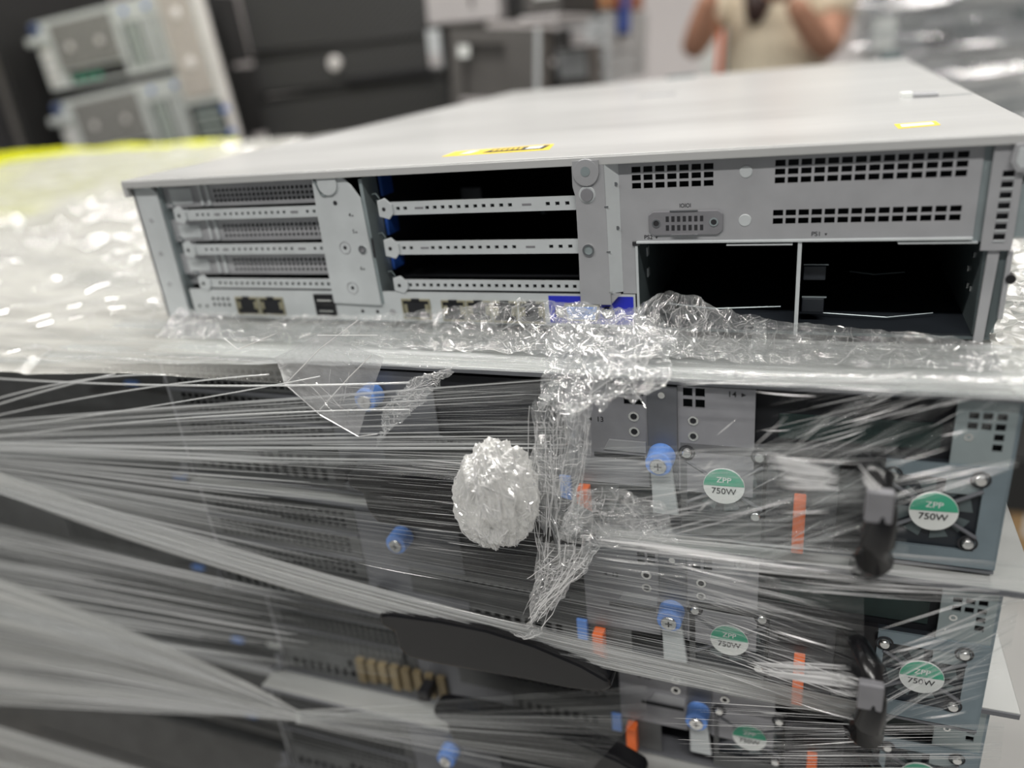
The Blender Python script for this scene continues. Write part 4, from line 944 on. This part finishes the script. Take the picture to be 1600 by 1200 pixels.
pleats('film_shine', A14, B14, M['strand_bright'], 20, 28, .1, .9, (.1, .6), front=1)

for (a0, a1, b0, b1, n_, sd) in (((560, 700), (600, 850), (900, 730), (880, 880), 60, 61), ((960, 700), (960, 860), (1180, 690), (1180, 800), 60, 62), ((1150, 850), (1150, 920), (1560, 890), (1560, 930), 60, 63), ((1000, 860), (1000, 900), (1350, 930), (1350, 1000), 60, 64), ((1180, 620), (1180, 760), (1520, 560), (1540, 640), 36, 65), ((1020, 1090), (1040, 1200), (1500, 1120), (1500, 1200), 50, 66), ((1480, 900), (1480, 920), (1605, 905), (1600, 925), 20, 67)):
    pleats('film_shine', crv([a0, a1], -86 if sd not in (65, 67) else -64), crv([b0, b1], -84 if sd not in (65, 67) else -60), M['strand_bright'], n_, sd, .07, .5, (.08, .5), front=1)
cb = MB()  # white tubes laid in as the strongest highlights on the taut film
for k, (a, b, r_) in enumerate((((1000, 855), (1330, 898), .45), ((1300, 665), (1415, 633), .4), ((1330, 660), (1362, 652), .3), ((1282, 694), (1352, 671), .5), ((1470, 681), (1512, 672), .55), ((1190, 672), (1236, 672), .3), ((1180, 612), (1276, 619), .5),
    ((1408, 747), (1492, 728), .7), ((1430, 756), (1586, 720), .5), ((1388, 792), (1586, 726), .45), ((1384, 776), (1432, 762), .5), ((1120, 812), (1260, 772), .3), ((1090, 800), (1110, 780), .4), ((1220, 800), (1300, 800), .3), ((1200, 712), (1350, 724), .35),
    ((1380, 728), (1480, 700), .35), ((1170, 705), (1230, 650), .3), ((1240, 700), (1300, 650), .3), ((1120, 680), (1150, 655), .4), ((1100, 735), (1115, 718), .4), ((1370, 985), (1545, 930), .4), ((1400, 1010), (1560, 960), .35), ((1210, 985), (1300, 1012), .7), ((1220, 1055), (1350, 1072), .4), ((1250, 1100), (1352, 1128), .5),
    ((1390, 1020), (1480, 996), .6), ((1395, 1040), (1450, 1022), .5), ((1240, 1165), (1420, 1152), .4), ((1440, 1122), (1510, 1112), .5), ((1060, 598), (1250, 600), .5), ((1060, 603), (1210, 590), .3), ((1270, 603), (1420, 612), .4), ((1340, 596), (1430, 582), .7), ((930, 870), (1030, 883), .35), ((1050, 880), (1180, 912), .4), ((690, 905), (560, 880), .3), ((640, 935), (860, 985), .3))):
    Yk = -62 if (a[1] < 700) else (-97 if b[0] < 1400 and a[1] < 930 else -88)
    p, q = at(*a, Yk), at(*b, Yk); m_ = (p+q)/2+Vector((0, -1, random.uniform(-.6, .6))); n_ = 8
    cb.tube([p*(1-t)*(1-t)+m_*2*t*(1-t)+q*t*t for t in [i/n_ for i in range(n_+1)]], [r_*.5*math.sin(math.pi*(.04+.92*i/n_)) for i in range(n_+1)], 6)
cb.build('fold_glint', 'strand_bright', WR, kind='stuff', smooth=True)
# --- crumpled ridge at the foot of the top server
def ridge(top, Ya, zb, *a, **k):
    T_ = [at(px, py, Ya) for px, py in top]; Bq = [Vector((p.x+0, Ya-26, -1.5)) for p in T_]
    return crush('crumpled_ridge', (T_, Bq), *a, **k)
ridge([(285, 478), (330, 490), (420, 492), (520, 494), (620, 492), (700, 482)], -8, 0, M['film_crush'], 90, 12, 2, .09, 31, creases=170, cr=(.06, .22))
ridge([(690, 486), (760, 474), (830, 468), (900, 474), (960, 486), (1010, 480)], -9, 0, M['film_crush'], 90, 16, 3, .09, 32, creases=220, cr=(.06, .2))
ridge([(985, 492), (1010, 470), (1048, 455), (1085, 464), (1115, 482), (1150, 492), (1200, 500)], -7, 0, M['film_crush'], 80, 20, 3.2, .09, 33, creases=220, cr=(.05, .17))
ridge([(1180, 498), (1260, 506), (1340, 514), (1420, 522), (1500, 530), (1550, 536)], -6, 0, M['film_crush'], 90, 10, 1.8, .1, 34, creases=120, cr=(.05, .18))
# gathered bunch hanging over the ledge (centre)
T_ = crv([(870, 480), (950, 484), (1030, 496), (1060, 520)], -30); Bq = crv([(840, 640), (900, 650), (960, 636), (1040, 606)], -72)
crush('gathered_film', (T_, Bq), M['film_crush'], 70, 60, 4.5, .075, 35, creases=130, cr=(.04, .2), rag=.15, clen=(8, 40))
T_ = crv([(835, 628), (880, 622), (930, 628)], -72); Bq = crv([(826, 800), (870, 850), (905, 840)], -84)
crush('torn_strip', (T_, Bq), M['film_crush'], 34, 110, 3.2, .10, 36, an=(1.6, .35), creases=200, cr=(.05, .2), clen=(14, 60), rag=.1)
T_ = crv([(842, 840), (880, 850), (938, 856)], -86); Bq = crv([(824, 985), (840, 970), (880, 935)], -84)
crush('torn_strip', (T_, Bq), M['film_crush'], 30, 80, 3, .12, 37, an=(1.6, .4), creases=200, cr=(.05, .22), clen=(14, 50), rag=.15)
T_ = crv([(795, 985), (820, 992), (846, 978)], -84); Bq = crv([(800, 990), (822, 1000), (850, 990)], -84)
crush('torn_strip', (T_, Bq), M['film_crush'], 20, 6, 1.2, .4, 38, creases=24, cr=(.08, .25))
cb = MB(); r = random.Random(91)
for _ in range(30):
    x0, x1 = r.uniform(880, 1035), r.uniform(850, 1010); y0, y1 = r.uniform(485, 560), r.uniform(560, 640); c0 = r.uniform(-25, 25)
    pts = [at(x0+(x1-x0)*t+c0*math.sin(3*t)+r.uniform(-2, 2), y0+(y1-y0)*t, -46-30*t) for t in [i/9 for i in range(10)]]
    cb.tube(pts, r.uniform(.05, .22), 3)
for _ in range(22):
    x0 = r.uniform(828, 925); x1 = 845+(x0-828)*.45+r.uniform(-14, 14); y0, y1 = r.uniform(620, 700), r.uniform(760, 900); c0 = r.uniform(-14, 14)
    pts = [at(x0+(x1-x0)*t+c0*math.sin(3*t)+r.uniform(-1.5, 1.5), y0+(y1-y0)*t, -78-12*t) for t in [i/12 for i in range(13)]]
    cb.tube(pts, r.uniform(.05, .22), 3)
for _ in range(20):
    x0 = r.uniform(848, 925); x1 = 822+(x0-848)*.35; y0, y1 = r.uniform(835, 880), r.uniform(900, 985)
    pts = [at(x0+(x1-x0)*t**1.5+6*math.sin(5*t+x0)+r.uniform(-1.5, 1.5), y0+(y1-y0)*t, -90) for t in [i/12 for i in range(13)]]
    cb.tube(pts, r.uniform(.06, .25), 3)
cb.build('drape_fold', 'crease', WR, kind='stuff')
# torn edge left of the dark slot
T_ = crv([(716, 572), (690, 600), (640, 650), (595, 690)], -68); Bq = crv([(690, 580), (650, 590), (600, 640), (590, 700)], -68)
crush('torn_edge', (T_, Bq), M['film_crush'], 70, 14, 1.8, .3, 39, creases=190, cr=(.06, .24), rag=.4)
# folded triangular flap
T_ = crv([(430, 560), (500, 520), (600, 560)], -66); Bq = crv([(446, 602), (500, 650), (560, 682)], -74)
M['film_flap'] = film_mat('film_flap', .30, .62, 3, 5, p0=.35, p1=.65, gloss=.2, rough=.2, edge=.1, white=(.7, .7, .7))
crush('film_flap', (T_, Bq), M['film_flap'], 30, 30, .7, .08, 40, creases=14, cr=(.1, .25), clen=(10, 30))
cb = MB()
for pts in (((448, 598), (500, 545), (560, 500)), ((448, 602), (500, 648), (560, 682), (590, 678)), ((500, 640), (545, 590), (580, 555)), ((496, 524), (590, 524)), ((350, 528), (372, 546), (430, 522))):
    cb.tube([at(px, py, -76) for px, py in pts], .3, 4)
cb.build('fold_line', 'crease', WR)
# crumpled strip at the right end of the ledge and over the right corner
T_ = [Vector(p) for p in ((300, -50, 0), (400, -46, 0), (470, -40, 1))]; Bq = crv([(1150, 590), (1400, 588), (1612, 602)], -56)
crush('ledge_crumple', (T_, Bq), M['film_crush'], 110, 14, 1.3, .2, 41, creases=130, cr=(.05, .2))
T_ = [Vector((446, 160, 4)), Vector((520, 160, 8)), Vector((620, 170, 10))]; Bq = [Vector((440, -46, -5)), Vector((500, -44, -6)), Vector((560, -40, -14))]
crush('corner_film', (T_, Bq), M['film_pale'], 40, 60, 3.5, .07, 42, creases=60, cr=(.1, .3))
# film from the ball towards the orange tab
T_ = crv([(900, 770), (960, 760), (1040, 790)], -84); Bq = crv([(870, 840), (960, 856), (1060, 850)], -86)
crush('gathered_film', (T_, Bq), M['film_crush'], 60, 26, 2.6, .09, 43, creases=150, cr=(.05, .2))
for (a0, a1, b0, b1, sd) in (((1180, 700), (1215, 760), (1318, 735), (1312, 762), 51), ((1215, 722), (1225, 750), (1300, 736), (1300, 760), 52), ((1170, 1030), (1180, 1050), (1330, 1040), (1345, 1075), 53), ((1300, 1040), (1290, 1085), (1356, 1060), (1356, 1090), 54), ((1340, 720), (1345, 745), (1400, 790), (1385, 800), 55), ((930, 835), (930, 850), (1190, 870), (1340, 905), 56)):
    pleats('film_shine', crv([a0, a1], -94), crv([b0, b1], -94), M['strand_bright'], 60 if sd < 54 else 26, sd, .2, 1.3, (.3, .9), front=2)
# the ball of bundled film
bc = at(776, 772, -88); mb = MB(); mb.uv = []; nu, nv = 90, 60; gp = []
for i in range(nu):
    th = 2*math.pi*i/nu
    for j in range(nv+1):
        ph = math.pi*j/nv; d = Vector((math.sin(ph)*math.cos(th), math.sin(ph)*math.sin(th), math.cos(ph)))
        dq = Vector((d.x*3.4, d.y*3.4, d.z*1.5+d.x)); r_ = 1+.22*(1-2*abs(noise.noise(dq*.8)))+.08*(1-2*abs(noise.noise(dq*2.6)))+.05*noise.noise(d*9)
        shp = 1-.18*d.z*(1 if d.x < 0 else -.4)
        mb.v.append((bc.x+d.x*17*r_*shp, bc.y+d.y*13*r_, bc.z+d.z*22.5*r_+d.x*2)); mb.uv.append((th/6.283, j/nv))
for i in range(nu):
    i2 = (i+1) % nu
    for j in range(nv): mb.f.append((i*(nv+1)+j, i*(nv+1)+j+1, i2*(nv+1)+j+1, i2*(nv+1)+j))
mb.build('film_ball', 'film_ball', WR)
cb = MB(); r = random.Random(5)
for _ in range(300):
    th = r.uniform(math.pi, 2*math.pi); ph = r.uniform(.2, 2.9); a = r.gauss(1.3, .5); pts = []
    for s_ in range(r.randint(5, 12)):
        d = Vector((math.sin(ph)*math.cos(th), math.sin(ph)*math.sin(th), math.cos(ph)))
        dq = Vector((d.x*3.4, d.y*3.4, d.z*1.5+d.x)); r_ = 1.02+.22*(1-2*abs(noise.noise(dq*.8)))+.08*(1-2*abs(noise.noise(dq*2.6)))
        shp = 1-.18*d.z*(1 if d.x < 0 else -.4)
        pts.append(Vector((bc.x+d.x*17*r_*shp, bc.y+d.y*13*r_, bc.z+d.z*22.5*r_+d.x*2)))
        ph += .09*math.sin(a); th += .09*math.cos(a); a += r.gauss(0, .12)
        if not .1 < ph < 3.0: break
    if len(pts) > 2: cb.tube(pts, r.uniform(.08, .3), 3)
cb.build('crease', 'crease', WR, kind='stuff')

# film on the tall pile behind
FW = root('pile_wrap', (xa+200, 1480, -900), 'glossy stretch film around the tall pile of servers by the wall', 'plastic film'); ORG[FW.name] = (xa+200, 1480, -900)
M['film_far'] = film_mat('film_far', .1, 1.0, 3, 90, p0=.42, p1=.60, gloss=.6, rough=.12, white=(.85, .87, .87), edge=.1, bump=1)
mb = MB(); mb.uv = []; nu, nv = 30, 220
for i in range(nu+1):
    for j in range(nv+1):
        u, v = i/nu, j/nv; z = -980+v*1360; x = xa-24+u*520
        mb.v.append((x, 1468+6*noise.noise(Vector((u*3, v*60, 1)))+3*noise.noise(Vector((u*6, v*150, 6))), z+4*noise.noise(Vector((u*4, v*8, 3))))); mb.uv.append((u, v))
for i in range(nu):
    for j in range(nv): b = i*(nv+1)+j; mb.f.append((b, b+1, b+nv+2, b+nv+1))
o = mb.build('wrap_sheet', 'film_far', FW, smooth=True)
mb = MB(); mb.uv = []; nu = 16
for i in range(nu+1):
    for j in range(nv+1):
        u, v = i/nu, j/nv; z = -980+v*1360
        mb.v.append((xa-24+4*noise.noise(Vector((u*3, v*60, 11))), 1468+u*600, z)); mb.uv.append((u, v))
for i in range(nu):
    for j in range(nv): b = i*(nv+1)+j; mb.f.append((b, b+1, b+nv+2, b+nv+1))
mb.build('wrap_sheet', 'film_far', FW, smooth=True)
